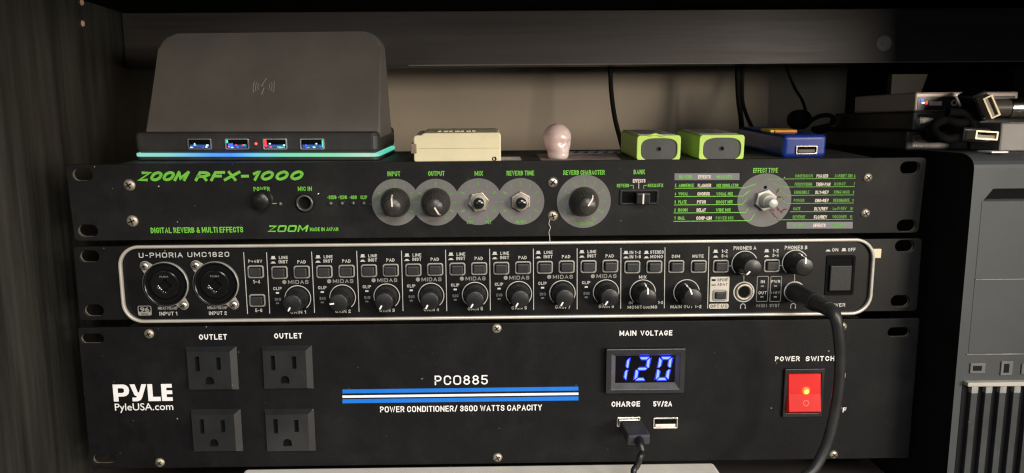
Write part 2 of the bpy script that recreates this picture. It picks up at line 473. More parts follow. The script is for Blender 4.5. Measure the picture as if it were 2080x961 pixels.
    def stext(s, t, x0, x1, z0, z1, yf, wt=.15, sq=.5, shear=0., gap=.27):
        H = z1 - z0
        lw = wt * H
        adv, lay = 0., []
        for c in t:
            if c == ' ':
                adv += .42
                continue
            w, st = G_[c]
            lay.append((adv, w, st))
            adv += w + wt + gap
        adv -= gap
        sh = shear * H
        kx = (x1 - x0 - sh - lw) / max((adv - wt) * H, 1e-6)
        h = H - lw
        j = 0
        for a, w, st in lay:
            for pts in st:
                q = soften(pts, w, sq)
                q = [(x0 + lw / 2 + (a + p[0]) * H * kx + shear * p[1] * H, z0 + lw / 2 + p[1] * h) for p in q]
                s.strip(q, lw, yf - .004 * (j % 3))
                j += 1
        return s
    def tube(s, pts, rad, n=12, sub=8, cap=True):
        P_ = [Vector(p) for p in pts]
        R_ = list(rad) if isinstance(rad, (list, tuple)) else [rad] * len(P_)
        R_ += [R_[-1]] * (len(P_) - len(R_))
        path, rs = [], []
        for i in range(len(P_) - 1):
            a, b, c, d = P_[max(i - 1, 0)], P_[i], P_[i + 1], P_[min(i + 2, len(P_) - 1)]
            for k in range(sub):
                t = k / sub
                path.append(.5 * ((2 * b) + (c - a) * t + (2 * a - 5 * b + 4 * c - d) * t * t + (3 * b - a - 3 * c + d) * t ** 3))
                rs.append(R_[i] * (1 - t) + R_[i + 1] * t)
        path.append(P_[-1])
        rs.append(R_[-1])
        nrm = None
        v, f = [], []
        for i, p in enumerate(path):
            tg = (path[min(i + 1, len(path) - 1)] - path[max(i - 1, 0)]).normalized()
            if nrm is None:
                nrm = tg.orthogonal().normalized()
            nrm = (nrm - tg * nrm.dot(tg)).normalized()
            bn = tg.cross(nrm)
            for k in range(n):
                a = 2 * math.pi * k / n
                v.append(tuple(p + (nrm * math.cos(a) + bn * math.sin(a)) * rs[i]))
        for i in range(len(path) - 1):
            for k in range(n):
                j = (k + 1) % n
                f.append((i * n + k, i * n + j, (i + 1) * n + j, (i + 1) * n + k))
        s.add(v, f, True)
        if cap:
            s.add(v[:n], [tuple(range(n - 1, -1, -1))])
            s.add(v[-n:], [tuple(range(n))])
        return s
    def build(s, name, parent, base=None):
        b = parent['b'] if parent else base
        me = bpy.data.meshes.new(name)
        me.from_pydata([((x - b[0]) * S, (y - b[1]) * S, (z - b[2]) * S) for x, y, z in s.v], [], s.f)
        for m in s.mats:
            me.materials.append(m)
        me.polygons.foreach_set('material_index', s.mi)
        me.polygons.foreach_set('use_smooth', s.sm)
        me.update()
        bm = bmesh.new()
        bm.from_mesh(me)
        bmesh.ops.recalc_face_normals(bm, faces=bm.faces[:])
        bm.to_mesh(me)
        bm.free()
        o = bpy.data.objects.new(name, me)
        COL.objects.link(o)
        if parent:
            o.parent = parent['o']
        return {'o': o, 'b': b}

def hole_walls(mb, holes, y0, y1):
    mb.mat(OLDSTEEL)
    for h in holes:
        n = len(h)
        cx_, cz_ = sum(p[0] for p in h) / n, sum(p[1] for p in h) / n
        q = [(cx_ + (p[0] - cx_) * .985, cz_ + (p[1] - cz_) * .98) for p in h]
        mb.add([(a, y0, b) for a, b in q] + [(a, y1, b) for a, b in q], [(i, (i + 1) % n, n + (i + 1) % n, n + i) for i in range(n)])
    return mb

def mk(m):
    return MB().mat(m)

def thing(name, label, cat, frame, base, group=None):
    o = bpy.data.objects.new(name, None)
    o.empty_display_size = .01
    COL.objects.link(o)
    o.location = (frame.o + frame.R @ Vector(base)) * S
    o.rotation_euler = frame.R.to_euler()
    o['label'], o['category'] = label, cat
    if group:
        o['group'] = group
    return {'o': o, 'b': tuple(base)}

class Panel:                                   # writes prints on one front plate by photo pixels
    def __init__(s, t, frame, y=0.):
        s.t, s.f, s.y = t, frame, y
    def P(s, px, py, y=None):
        return s.f.P(px, py, s.y if y is None else y)
    def tb(s, x0, x1, y0, y1):
        ym, xm = (y0 + y1) / 2, (x0 + x1) / 2
        return s.P(x0, ym)[0], s.P(x1, ym)[0], s.P(xm, y1)[1], s.P(xm, y0)[1]
    def text(s, t, x0, x1, y0, y1, m, bold=.02, shear=0., name='lettering', sq=.5):
        X0, X1, Z0, Z1 = s.tb(x0, x1, y0, y1)
        if any(c not in G_ and c != ' ' for c in t):
            return mk(m).text(t, X0, X1, Z0, Z1, s.y - .06, bold, shear).build(name, s.t)
        return mk(m).stext(t, X0, X1, Z0, Z1, s.y - .06, .125 + 2.5 * bold, sq, shear, .1 if bold > .05 else .27).build(name, s.t)
    def addtext(s, mb, t, x0, x1, y0, y1, m, bold=.02, d=.06):
        X0, X1, Z0, Z1 = s.tb(x0, x1, y0, y1)
        if any(c not in G_ and c != ' ' for c in t):
            mb.mat(m).text(t, X0, X1, Z0, Z1, s.y - d, bold)
        else:
            mb.mat(m).stext(t, X0, X1, Z0, Z1, s.y - d, .125 + 2.5 * bold)

def screw(t, cx, cz, r, m, yf=0., name='screw'):
    mb = mk(m)
    mb.lathe(cx, cz, [(r, 0), (r * .96, -.5), (r * .75, -1.1), (r * .4, -1.45), (.0, -1.5)], 24, y0=yf)
    a = random.uniform(.2, 1.2)
    mb.mat(DARK)
    for k in range(2):
        b = a + k * math.pi / 2
        dx, dz = math.cos(b), math.sin(b)
        mb.line([(cx - dx * r * .5, cz - dz * r * .5), (cx + dx * r * .5, cz + dz * r * .5)], r * .22, yf - 1.53)
    return mb.build(name, t)

random.seed(7)

# ------------------------------------------------------------------ the setting: wall and cabinet
wl = mk(WALLM).box(-420, 700, 260, 275, -420, 420).build('wall', None, (0, 0, 0))
wl['o']['kind'] = 'structure'

cab = thing('cabinet', 'dark brown wooden cabinet with open back around the stacked black rack units', 'cabinet', WORLD, (0, 100, -190))
up_ = MB().mat(WOODV)
up_.plate([[(-200, -230), (262, -230), (262, 132), (-200, 132)]], 0, 18)
# side upright is built lying in yz: swap axes so that its face looks along +x
up_.v = [(-270 - y, x, z) for x, y, z in up_.v]
side = up_.build('upright', cab)
for py, px in ((48, 167), (5, 165)):
    h = WORLD.hit(px, py, 0, -270)
    mb = mk(mat('raw_hole_edge_%d' % py, (.62, .40, .27), .8))
    for a in range(1):
        v = [(-269.9, h.y + 1.7 * math.cos(q * math.pi / 8), h.z + 2.1 * math.sin(q * math.pi / 8)) for q in range(16)]
        mb.add(v, [tuple(range(16))])
        v2 = [(-268.9, h.y + 1.3 * math.cos(q * math.pi / 8), h.z + 1.7 * math.sin(q * math.pi / 8)) for q in range(16)]
        mb.add(v + v2, [(q, (q + 1) % 16, 16 + (q + 1) % 16, 16 + q) for q in range(16)])
        mb.add(v2, [tuple(range(16))])
    mb.build('shelf_pin', cab)
mk(WOODV).box(418, 436, -200, 262, -230, 132, .5).build('upright', cab)
rail = mk(WOODH).box(-269.5, 417.5, 140, 156, 85.6, 125.4, .7).build('back_rail', cab)
mk(mat('edge_highlight_tone', (.16, .14, .125), .5, var=.3, stretch=(.1, 1, 1))).box(-60, 417.4, 139.1, 139.98, 85.7, 86.7, .2).build('edge_highlight', rail)  # pale strip painted in for the highlight along the rail's lower edge
cx, cz = WORLD.P(1795, 88, 140)
mk(mat('grey_cam_cap', (.26, .26, .27), .5, var=.2, vscale=300)).lathe(cx, cz, [(6.1, 0), (6.0, -.5), (5.5, -.9), (1.2, -1.0), (1.0, -.7), (0, -.7)], 28, y0=140).build('cam_cap', rail)
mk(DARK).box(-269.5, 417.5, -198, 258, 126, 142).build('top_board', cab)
mk(WOODH).box(-269.5, 417.5, -198, 258, -205, -187).build('shelf_board', cab)
mk(DARK).box(288, 417.5, 170, 178, -186, 118).build('back_panel', cab)

# ------------------------------------------------------------------ top unit: reverb processor
zu = thing('reverb_processor', 'scuffed black rack effects processor with green lettering, topmost of the stacked units', 'rack effects unit', ZF, (0, 0, 0))
zp = Panel(zu, ZF)
xl, xr = -241.3, zp.P(1874, 400)[0]
holes = []
for (px, py) in ((167, 355), (178, 469), (1849, 341), (1842, 459)):
    x, z = zp.P(px, py)
    holes.append(rr(x, z, 11.4, 7.2, 3.59, 6))
fpz = mk(ZBLK).plate([rr((xl + xr) / 2, 22, xr - xl, 44, 2.5)] + holes, 0, 2.6, .35)
hole_walls(fpz, holes, .5, 2.5).build('front_panel', zu)
ch = mk(CHASSIS)
ch.box(-216, 222, 2.7, 72, 1.2, ZTOP, .5)
ch.build('chassis', zu)
for x in (-190, 195):
    for y in (14, 58):
        mk(RUBBER).lathe(0, 0, [(5, 0), (4.6, 2.2), (0, 2.2)], 16).build('foot', zu)['o'].matrix_basis = Matrix.Translation((x * S, y * S, 1.2 * S)) @ Matrix.Rotation(-math.pi / 2, 4, 'X')
zp.text('ZOOM', 279.5, 386, 348, 368, GREEN, .064, .45, sq=.3)
zp.text('RFX-1000', 395, 620, 347, 367.3, GREEN, .06, .45, sq=.34)
zp.text('POWER', 515, 548, 379.5, 388.5, GREEN, .018)
zp.text('MIC IN', 605, 633.5, 379, 388, GREEN, .018)
zp.text('DIGITAL REVERB & MULTI EFFECTS', 306, 494, 461.5, 473, GREEN, .016)
lg = mk(GREEN)
X0, X1, Z0, Z1 = zp.tb(544, 627, 457.5, 471)
lg.stext('ZOOM', X0, X1, Z0, Z1, -.06, .24, .12, .25, .1)
lg.mat(ZBLK)
for k in range(3):
    zz = Z0 + (Z1 - Z0) * (.22 + .19 * k)
    for q in range(4):
        xa = X0 + (X1 - X0) * (q * .25 + .02)
        lg.line([(xa, zz), (xa + (X1 - X0) * (.15 - .02 * k), zz)], .22, -.1)
lg.build('logo_lettering', zu)
zp.text('MADE IN JAPAN', 629.5, 687, 461.8, 469.5, GREEN, .012)
for t, a, b in (('-32DB', 664.5, 683.5), ('-12DB', 686.5, 705), ('-6DB', 710, 725), ('CLIP', 732, 746)):
    zp.text(t, a, b, 397, 404.5, GREEN, .014)
for t, a, b, c, d in (('INPUT', 787, 813, 348, 358), ('OUTPUT', 869.5, 903, 347.6, 357.5), ('MIX', 964, 981, 347.4, 357), ('REVERB TIME', 1029, 1085, 346.8, 356.5),
                      ('REVERB CHARACTER', 1144, 1228.5, 345.5, 355.2), ('BANK', 1287, 1310, 344.5, 354), ('EFFECT TYPE', 1530, 1580, 341.2, 351)):
    zp.text(t, a, b, c, d, GREEN, .016)
zp.text('EFFECTS', 1285.5, 1311, 363.8, 371.2, CREAMINK, .014)
zp.text('REVERB', 1253, 1278, 373.4, 380.4, GREEN, .014)
zp.text('MIX&SFX', 1316, 1347, 373, 380.2, GREEN, .014)
br = mk(GREEN)
br.line([zp.P(1280, 376.5), zp.P(1286.5, 376.5), zp.P(1286.5, 383)], .35, -.06)
br.line([zp.P(1314.5, 376.5), zp.P(1307.5, 376.5), zp.P(1307.5, 383)], .35, -.06)
br.mat(CREAMINK).line([zp.P(1297.5, 372.5), zp.P(1297.5, 383)], .3, -.06)
br.build('bank_marks', zu)
# power button, jack, leds
x, z = zp.P(535, 405)
mk(PLBLK).lathe(x, z, [(5.6, 0), (5.4, -.4), (5.0, -.5), (4.9, -6.2), (4.5, -6.8), (0, -6.9)], 32).build('power_button', zu)
x, z = zp.P(557.5, 413.4)
mk(GREEN).line([(x - 1.2, z), (x + 1.2, z)], .45, -.06).build('power_mark', zu)
def led(px, py, r=1.35, m=LEDOFF):
    x, z = zp.P(px, py)
    mb = mk(ZBLK).lathe(x, z, [(r + .4, 0), (r + .3, -.35), (r, -.4), (r, -.1)], 20)
    mb.mat(m).lathe(x, z, [(r * .96, -.1), (r * .9, -.7), (r * .6, -1.15), (0, -1.35)], 20)
    mb.build('led', zu)
for px, py in ((569.5, 414), (671.7, 413), (694.8, 413), (717.4, 412.6), (739, 412.6)):
    led(px, py)
x, z = zp.P(620, 411.5)
jb = mk(PLBLK)
jb.lathe(x, z, [(5.4, 0), (5.3, -1.6), (4.9, -2.1)], 32)
jb.mat(JACKRING).lathe(x, z, [(4.9, -2.1), (4.5, -2.6), (3.9, -2.6), (3.6, -2.0), (3.4, -.4)], 32)
jb.mat(DARK).lathe(x, z, [(3.4, -.4), (3.3, -.2), (0, -.2)], 32)
jb.build('microphone_jack', zu)
x, z = zp.P(646, 393.8)
mk(NICKEL).lathe(x, z, [(.7, 0), (.5, -.3), (0, -.35)], 12).build('rivet', zu)
# dials
def ticks(mb, x, z, r0, r1, yf, n=11, a0=-150, a1=150):
    for k in range(n):
        a = math.radians(a0 + (a1 - a0) * k / (n - 1))
        w = .75 if k % 2 == (n // 2) % 2 else .35
        mb.line([(x + r0 * math.sin(a), z + r0 * math.cos(a)), (x + r1 * math.sin(a), z + r1 * math.cos(a))], w, yf)
dials = ((803.5, 411, 13.6), (885.7, 411, 13.6), (972, 410, 13.6), (1057.6, 409.5, 13.6), (1186, 409.3, 15.5), (1552.5, 407, 15.6))
for k, (px, py, r) in enumerate(dials):
    x, z = zp.P(px, py)
    mb = mk(DISC)
    mb.sheet([circ(x, z, r, 56)], -.02 - .004 * k)
    if k < 4:
        mb.mat(DGREEN)
        ticks(mb, x, z, 9.6, 11.4, -.07)
    if k == 2:
        zp.addtext(mb, 'DRY', 948.5, 961.5, 448, 455, DGREEN, .015, .07)
        zp.addtext(mb, 'WET', 985.5, 998.5, 448, 455, DGREEN, .015, .07)
    if k == 3:
        zp.addtext(mb, 'ADJUST', 1046, 1069.5, 447, 454, DGREEN, .015, .07)
    if k == 4:
        mb.mat(DGREEN)
        for q in range(11):
            a = math.radians(-150 + 30 * q)
            s_ = str(q + 1)
            w, h = (1.1 if len(s_) == 1 else 2.2), 1.9
            X, Zz = x + 12.3 * math.sin(a), z + 12.3 * math.cos(a)
            mb.stext(s_, X - w / 2, X + w / 2, Zz - h / 2, Zz + h / 2, -.07, .16)
            mb.line([(x + 9.6 * math.sin(a), z + 9.6 * math.cos(a)), (x + 10.7 * math.sin(a), z + 10.7 * math.cos(a))], .4, -.07)
        zp.addtext(mb, 'VARIATION', 1168, 1204, 449.6, 456.8, DGREEN, .015, .07)
    if k == 5:
        mb.mat(REDMARK)
        for pts in (((1577, 392), (1580, 387), (1582, 384)), ((1575, 415), (1580, 425), (1588, 432)), ((1578, 402), (1583, 400), (1588, 402), (1591, 406)),
                    ((1564, 428), (1569, 433), (1575, 441), (1582, 448)), ((1587, 430), (1592, 426), (1598, 425)), ((1566, 425), (1572, 428))):
            mb.line([zp.P(*p) for p in pts], 1.0, -.075)
        xx, zz = zp.P(1554.5, 380.5)
        mb.mat(DARK).sheet([circ(xx, zz, 1.0, 14)], -.08)
    mb.build('dial_disc', zu)
def fluted_knob(px, py, ang, sc=1.):
    x, z = zp.P(px, py)
    mb = mk(ZKNOB)
    mb.lathe(x, z, [(8.4 * sc, -.3), (8.4 * sc, -1.4), (8.0 * sc, -2.6), (7.2 * sc, -4.2), (6.9 * sc, -5), (6.1 * sc, -11.5), (5.6 * sc, -12.6), (5.3 * sc, -13.6), (4.9 * sc, -15.4), (4.3 * sc, -16.2), (0, -16.6)], 96, (4, 6, 24, .09))
    k = mb.build('knob', zu)
    a = math.radians(ang)
    pm = mk(CREAMINK)
    sx, sz = math.sin(a), math.cos(a)
    pts = [(0.2, -16.65), (4.4, -16.3), (5.15, -15.2), (5.6, -13.4), (6.2, -11.6)]
    for (r0, y0), (r1, y1) in zip(pts, pts[1:]):
        w = .42
        v = []
        for r_, y_ in ((r0, y0), (r1, y1)):
            for q in (-w, w):
                v.append((x + sx * r_ * sc + sz * q, y_ - .15, z + sz * r_ * sc - sx * q))
        v += [(a_, b_ + .3, c_) for a_, b_, c_ in v]
        pm.add(v, [(0, 1, 3, 2), (0, 2, 6, 4), (1, 5, 7, 3), (2, 3, 7, 6), (0, 4, 5, 1)])
    pm.build('pointer', k)
fluted_knob(803.5, 411, -3)
fluted_knob(885.7, 411, 150)
fluted_knob(1186, 409.3, 32, 1.02)
def hexnut(mb, x, z, R, y0, y1, rot):
    v = [(x + R * math.cos(rot + k * math.pi / 3), z + R * math.sin(rot + k * math.pi / 3)) for k in range(6)]
    mb.plate([v], y1, abs(y1 - y0), .25)
for px, py, rot, sh in ((972.5, 409.5, .18, 0), (1057.5, 409, .55, 0)):
    x, z = zp.P(px, py)
    nut = mk(BRASS)
    hexnut(nut, x, z, 5.9, -.05, -2.2, rot)
    n_ = nut.build('shaft_nut', zu)
    mb = mk(GREYALU).lathe(x, z, [(4.3, -2.2), (4.2, -3.0), (3.7, -3.2), (3.6, -4.4), (3.2, -4.6)], 32)
    mb.mat(mat('black_shaft_%d' % int(px), (.012, .012, .012), .18, spec=.7)).lathe(x, z, [(3.1, -4.5), (3.05, -8.3), (2.7, -8.8), (0, -8.9)], 28)
    mb.build('shaft', n_)
x, z = zp.P(1553.5, 406)
nut = mk(GREYALU)
hexnut(nut, x, z, 6.3, -.05, -2.4, .35)
n_ = nut.build('shaft_nut', zu)
mb = mk(GREYALU).lathe(x, z, [(4.4, -2.4), (4.3, -3.2), (3.9, -3.4), (3.8, -7.0), (3.5, -7.3), (2.6, -7.4), (2.6, -12.8), (2.3, -13.2), (0, -13.3)], 32)
mb.build('shaft', n_)
# bank switch
x0, z0 = zp.P(1258, 416)
x1, z1 = zp.P(1338, 385)
cx, cz, w, h = (x0 + x1) / 2, (z0 + z1) / 2, x1 - x0, z1 - z0
sw = mk(PLBLK)
sw.plate([rr(cx, cz, w, h, .8), rr(cx, cz, w - 2.6, h - 2.2, .4)], -.9, .9, .2)
sw.mat(DARK).sheet([rr(cx, cz, w - 2.4, h - 2.0, .3)], -.12)
swo = sw.build('slide_switch', zu)
x, z = zp.P(1302, 401)
sl = mk(PLBLK).box(x - 3.9, x + 3.9, -6.6, -.2, cz - 3.1, cz + 3.1, .5)
sl.mat(CREAMINK).box(x - .5, x + .35, -6.75, -6.5, cz - 2.9, cz + 3.0)
sl.build('slider', swo)
# effects table
tb = MB()
def bar(x0, x1, y0, y1):
    tb.mat(BAR).sheet([[zp.P(x0, y1), zp.P(x1, y1 - .4), zp.P(x1, y0 - .4), zp.P(x0, y0)]], -.05)
def c8(x, y):
    return 1350 + x / 4.837, 320 + y / 4.837
def row(t, x, w, y0, y1, m, bold=.014):
    a, b = c8(x, y0), c8(x + w, y1)
    zp.addtext(tb, t, a[0], b[0], a[1], b[1], m, bold, .08)
bar(1370.2, 1502, 352.2, 366)
for t, x, w, m in (('REVERB', 140, 125, GREEN), ('EFFECTS', 328, 125, CREAMINK), ('MIX&SFX', 512, 150, GREEN)):
    row(t, x, w, 173, 207, m)
lrows = ((258, 'AMBIENCE', 150, 'FLANGER', 132, 'MIX SIMULATOR', 215), (340, 'VOCAL', 95, 'CHORUS', 122, 'VOCAL MIX', 163), (420, 'PLATE', 82, 'PITCH', 85, 'BOOST MIX', 162),
         (499, 'ROOM', 92, 'DELAY', 90, 'WIDE MIX', 145), (578, 'HALL', 70, 'COMP-LIM', 150, 'POWER MIX', 175))
for k, (y, a, aw, b, bw, c, cw) in enumerate(lrows):
    d = k * 2
    row(str(5 - k), 102 - d, 12, y, y + 33, GREEN)
    row(a, 138 - d, aw, y, y + 33, GREEN)
    row(b, 325 - k * 3.5, bw, y, y + 34, CREAMINK)
    row(c, 510 - d, cw, y, y + 33, GREEN if k < 4 else DGREEN)
rrows = ((165, 'DIMENSION', 172, 'PHASER', 115, 'CABINET SIM', 172, '6'), (246, 'PERCUSSION', 170, 'TREM-PAN', 140, 'ROBOT', 112, '7'), (325, 'ENSEMBLE', 148, 'DLY+REV', 130, 'RING MOD', 155, '8'),
         (406, 'POWER', 105, 'CHO+REV', 135, 'RESONANCE', 160, '9'), (487, 'GATE', 70, 'DLY/REV', 130, 'Lo-Fi REV', 135, '10'), (568, 'REVERSE', 122, 'FLG/REV', 128, 'VOCODER', 140, '11'))
for k, (y, a, aw, b, bw, c, cw, n) in enumerate(rrows):
    row(a, 1283 - k * 5, aw, y, y + 32, DGREEN)
    row(b, 1492 - k * 5, bw, y, y + 33, CREAMINK)
    row(c, 1672 - k * 5, cw, y - 2, y + 30, DGREEN)
    row(n, 1862 - k * 6 - (15 if len(n) > 1 else 0), 12 * len(n), y, y + 30, DGREEN)
tb.mat(GREEN)
for pts in (((98, 302), (790, 298), (895, 260)), ((98, 384), (770, 379), (835, 325)), ((95, 466), (762, 461), (806, 408)), ((90, 545), (795, 540), (823, 495)), ((88, 627), (838, 620), (886, 552)),
            ((986, 242), (1000, 213), (1875, 203)), ((1072, 257), (1165, 290), (1866, 286)), ((1137, 322), (1192, 372), (1857, 367)), ((1147, 402), (1192, 452), (1855, 447)), ((1235, 533), (1850, 529)), ((1085, 590), (1100, 612), (1845, 608))):
    tb.mat(GREEN if pts[0][0] < 900 else DGREEN)
    tb.line([zp.P(*c8(*p)) for p in pts], .4, -.09)
for p in ((895, 260), (835, 325), (806, 408), (823, 495), (1072, 257), (1137, 322), (1147, 402)):
    x, z = zp.P(*c8(*p))
    tb.sheet([circ(x, z, .5, 10)], -.1)
bar(1598, 1732, 451, 464.5)
for t, x, w, m in (('REVERB', 1258, 118, DGREEN), ('EFFECTS', 1462, 118, CREAMINK), ('MIX&SFX', 1643, 140, DGREEN)):
    row(t, x, w, 650, 683, m)
tb.build('effects_table', zu)
for px, py, r, m in ((263, 376, 3.4, OLDSTEEL), (269, 449, 3.4, OLDSTEEL), (1122.7, 370, 3.1, STEEL), (1122.7, 438.5, 3.1, OLDSTEEL), (1762, 361, 2.7, OLDSTEEL), (1757, 433, 2.7, OLDSTEEL)):
    x, z = zp.P(px, py)
    screw(zu, x, z, r, m)
# stickers on the lid
def lid_sheet(name, pxs, m, dz=.08):
    v = [ZF.hit(px, py, 2, ZTOP) for px, py in pxs]
    mb = mk(m).add([(q.x, q.y, ZTOP + dz) for q in v], [tuple(range(len(v)))])
    return mb, name
mb, n = lid_sheet('sticker', ((1018, 326), (1060, 326), (1056, 318.5), (1016, 319)), PAPER)
mb.mat(WHITEINK)
for a, b in (((1030, 324), (1040, 320)), ((1044, 324), (1054, 323)), ((1022, 321), (1034, 320.5))):
    p, q = ZF.hit(*a, 2, ZTOP), ZF.hit(*b, 2, ZTOP)
    mb.add([(p.x - .8, p.y, ZTOP + .14), (p.x + .8, p.y, ZTOP + .14), (q.x + .8, q.y, ZTOP + .14), (q.x - .8, q.y, ZTOP + .14)], [(0, 1, 2, 3)])
mb.build(n, zu)
mb, n = lid_sheet('sticker', ((1100, 327), (1262, 326), (1250, 313), (1090, 313)), mat('torn_sticker', (.34, .26, .22), .55, var=.45, vscale=120))
mb.build(n, zu)
mb, n = lid_sheet('sticker', ((1152, 314.5), (1262, 312), (1258, 306.5), (1156, 307.5)), mat('pale_sticker', (.8, .77, .8), .5, var=.2, vscale=150), .16)
mb.mat(mat('sticker_blue', (.04, .09, .30), .5))
for k in range(5):
    p, q = ZF.hit(1162 + 20 * k, 312, 2, ZTOP), ZF.hit(1174 + 20 * k, 308.3, 2, ZTOP)
    mb.add([(p.x, p.y, ZTOP + .22), (p.x + 3.2, p.y, ZTOP + .22), (q.x + 1.0, q.y, ZTOP + .22), (q.x - 1.0, q.y, ZTOP + .22)], [(0, 1, 2, 3)])
mb.build(n, zu)
lint = thing('lint', 'thin pale thread of lint hanging from the lower screw right of REVERB TIME', 'lint', ZF, (38, -2, 5))
pts = [ZF.hit(px, py, 1, -1.7) for px, py in ((1117, 445), (1115, 455), (1118, 462), (1115, 472), (1116.5, 482), (1117, 491))]
mk(CREAMINK).tube(pts, .16, 5, 4).build('thread', lint)

# ------------------------------------------------------------------ middle unit: audio interface
bu = thing('audio_interface', 'black rack audio interface framed by a silver rounded bezel, middle of the stacked units', 'audio interface', WORLD, (0, 0, -69.1))
bp_ = Panel(bu, WORLD)
P = bp_.P
xr = P(1868, 560)[0]
holes = []
for px, py in ((181, 521), (190.5, 631), (1838, 500), (1829, 612)):
    x, z = P(px, py)
    holes.append(rr(x, z, 11.2, 7.0, 3.49, 6))
fpb = mk(BBLK).plate([rr((-242.5 + xr) / 2, -47.2, xr + 242.5, 43.6, 2)] + holes, 0, 2.6, .35)
hole_walls(fpb, holes, .8, 2.5).build('front_panel', bu)
mk(CHASSIS).box(-217, 222, 2.7, 210, -67.5, -26.5, .5).build('chassis', bu)
fx0, fx1, fz0, fz1 = P(246.5, 575)[0], P(1771.5, 560)[0], P(965, 647)[1], P(965, 491)[1]
cx, cz, w, h = (fx0 + fx1) / 2, (fz0 + fz1) / 2, fx1 - fx0, fz1 - fz0
mk(SILVER).plate([rr(cx, cz, w, h, 12, 10), rr(cx, cz, w - 3.6, h - 3.6, 10.4, 10)], -2.6, 2.6, .75).build('silver_bezel', bu)
mk(mat('gloss_black_inlay', (.0042, .0040, .0038), .4, spec=.3, specks=.3, dust=.3, dscale=520, dcol=(.16, .15, .135))).sheet([rr(cx, cz, w - 2.4, h - 2.4, 11, 10)], -.25).build('inlay', bu)
bp_.y = -.25
IY = -.25
tx0, tz0 = P(1770, 524)
tx1, tz1 = P(1789, 505)
mk(BEIGE).box(tx0 - .5, tx1, -1.4, -.02, tz0, tz1, .4).build('bezel_tab', bu)
bp_.text('U-PHORIA', 282, 371, 513.2, 523.3, GREYINK, .012, sq=.2)
bp_.text('UMC1820', 381, 465.5, 512, 521.8, GREYINK, .012, sq=.2)
bp_.text('INPUT 1', 324, 360, 633.3, 640.8, GREYINK, .012)
bp_.text('INPUT 2', 424.5, 460.7, 632.4, 639.8, GREYINK, .012)
for a, b, c, d in ((321, 361, 623, 629), (421.5, 462, 622, 628)):
    bp_.text('MIDAS PREAMP', a, b, c, d, DIMINK, .01)
x0, z0 = P(281, 641)
x1, z1 = P(307, 621)
bd = mk(DIMINK).sheet([rr((x0 + x1) / 2, (z0 + z1) / 2, x1 - x0, z1 - z0, 1), rr((x0 + x1) / 2, (z0 + z1) / 2 + .9, x1 - x0 - .9, z1 - z0 - 2.6, .7)], IY - .06)
bd.text('96', x0 + 1.3, x1 - 1.3, z0 + 2.2, z1 - .9, IY - .06, .03)
bd.mat(BBLK).text('kHz', x0 + 2.0, x1 - 2.0, z0 + .3, z0 + 1.5, IY - .1, .01)
bd.build('rate_badge', bu)
for px, py, scs in ((337.5, 577, ((295.5, 540), (374, 619))), (439.5, 576, ((398.5, 538.5), (476, 618)))):
    x, z = P(px, py)
    j = mk(PLBLK)
    ears = []
    j.mat(GLOSSB).lathe(x, z, [(13.1, 0), (13.0, -1.2), (12.7, -1.6), (12.3, -1.65), (11.6, -.9), (11.0, .1)], 56, y0=IY)
    j.mat(RING).lathe(x, z, [(13.3, -.2), (13.25, -1.1), (13.1, -1.45), (12.85, -1.6)], 56, y0=IY)
    j.mat(DARK).lathe(x, z, [(11.9, -.08), (11.2, -.05), (0, -.05)], 48, y0=IY)
    jo = j.build('combo_jack', bu)
    ins = mk(GLOSSB)
    star = []
    for k in range(40):
        a = 2 * math.pi * k / 40
        rr_ = 2.5 + 1.4 * abs(math.cos(2 * a)) ** 3
        star.append((x - .2 + rr_ * math.cos(a), z - .8 + rr_ * math.sin(a)))
    ins.plate([circ(x, z, 8.5, 48), star], IY - 2.4, 2.2, .8)
    ins.mat(DARK).sheet([circ(x, z - .5, 5, 24)], IY - .6)
    ins.mat(DIMINK).text('PUSH', x - 2.4, x + 2.4, z + 4.3, z + 5.3, IY - 2.44, .0)
    ins.mat(NICKEL)
    for (dx, dz, e) in ((-3.7, -.6, .45), (-3.0, -1.8, .5), (-2.0, -2.6, .4), (-1.0, -3.9, .35), (.3, -4.4, .3)):
        ins.lathe(x + dx, z + dz, [(e * 1.3, 0), (e, -.5), (0, -.6)], 10, y0=IY - 2.0)
    ins.build('jack_insert', jo)
    for sx, sy in scs:
        a, b = P(sx, sy)
        lug = mk(RING)
        L = math.hypot(a - x, b - z)
        ux, uz = (a - x) / L, (b - z) / L
        nx, nz = -uz, ux
        lug.plate([[(a + 2.95 * math.cos(t), b + 2.95 * math.sin(t)) for t in [math.atan2(uz, ux) + math.pi * (q / 10 - .5) for q in range(11)]] +
                   [(x + ux * 12.9 + nx * 3.6, z + uz * 12.9 + nz * 3.6), (x + ux * 12.9 - nx * 3.6, z + uz * 12.9 - nz * 3.6)]], IY - 1.0, .9, .2)
        lug.build('jack_lug', jo)
        screw(bu, a, b, 2.55, STEEL, IY - 1.0)
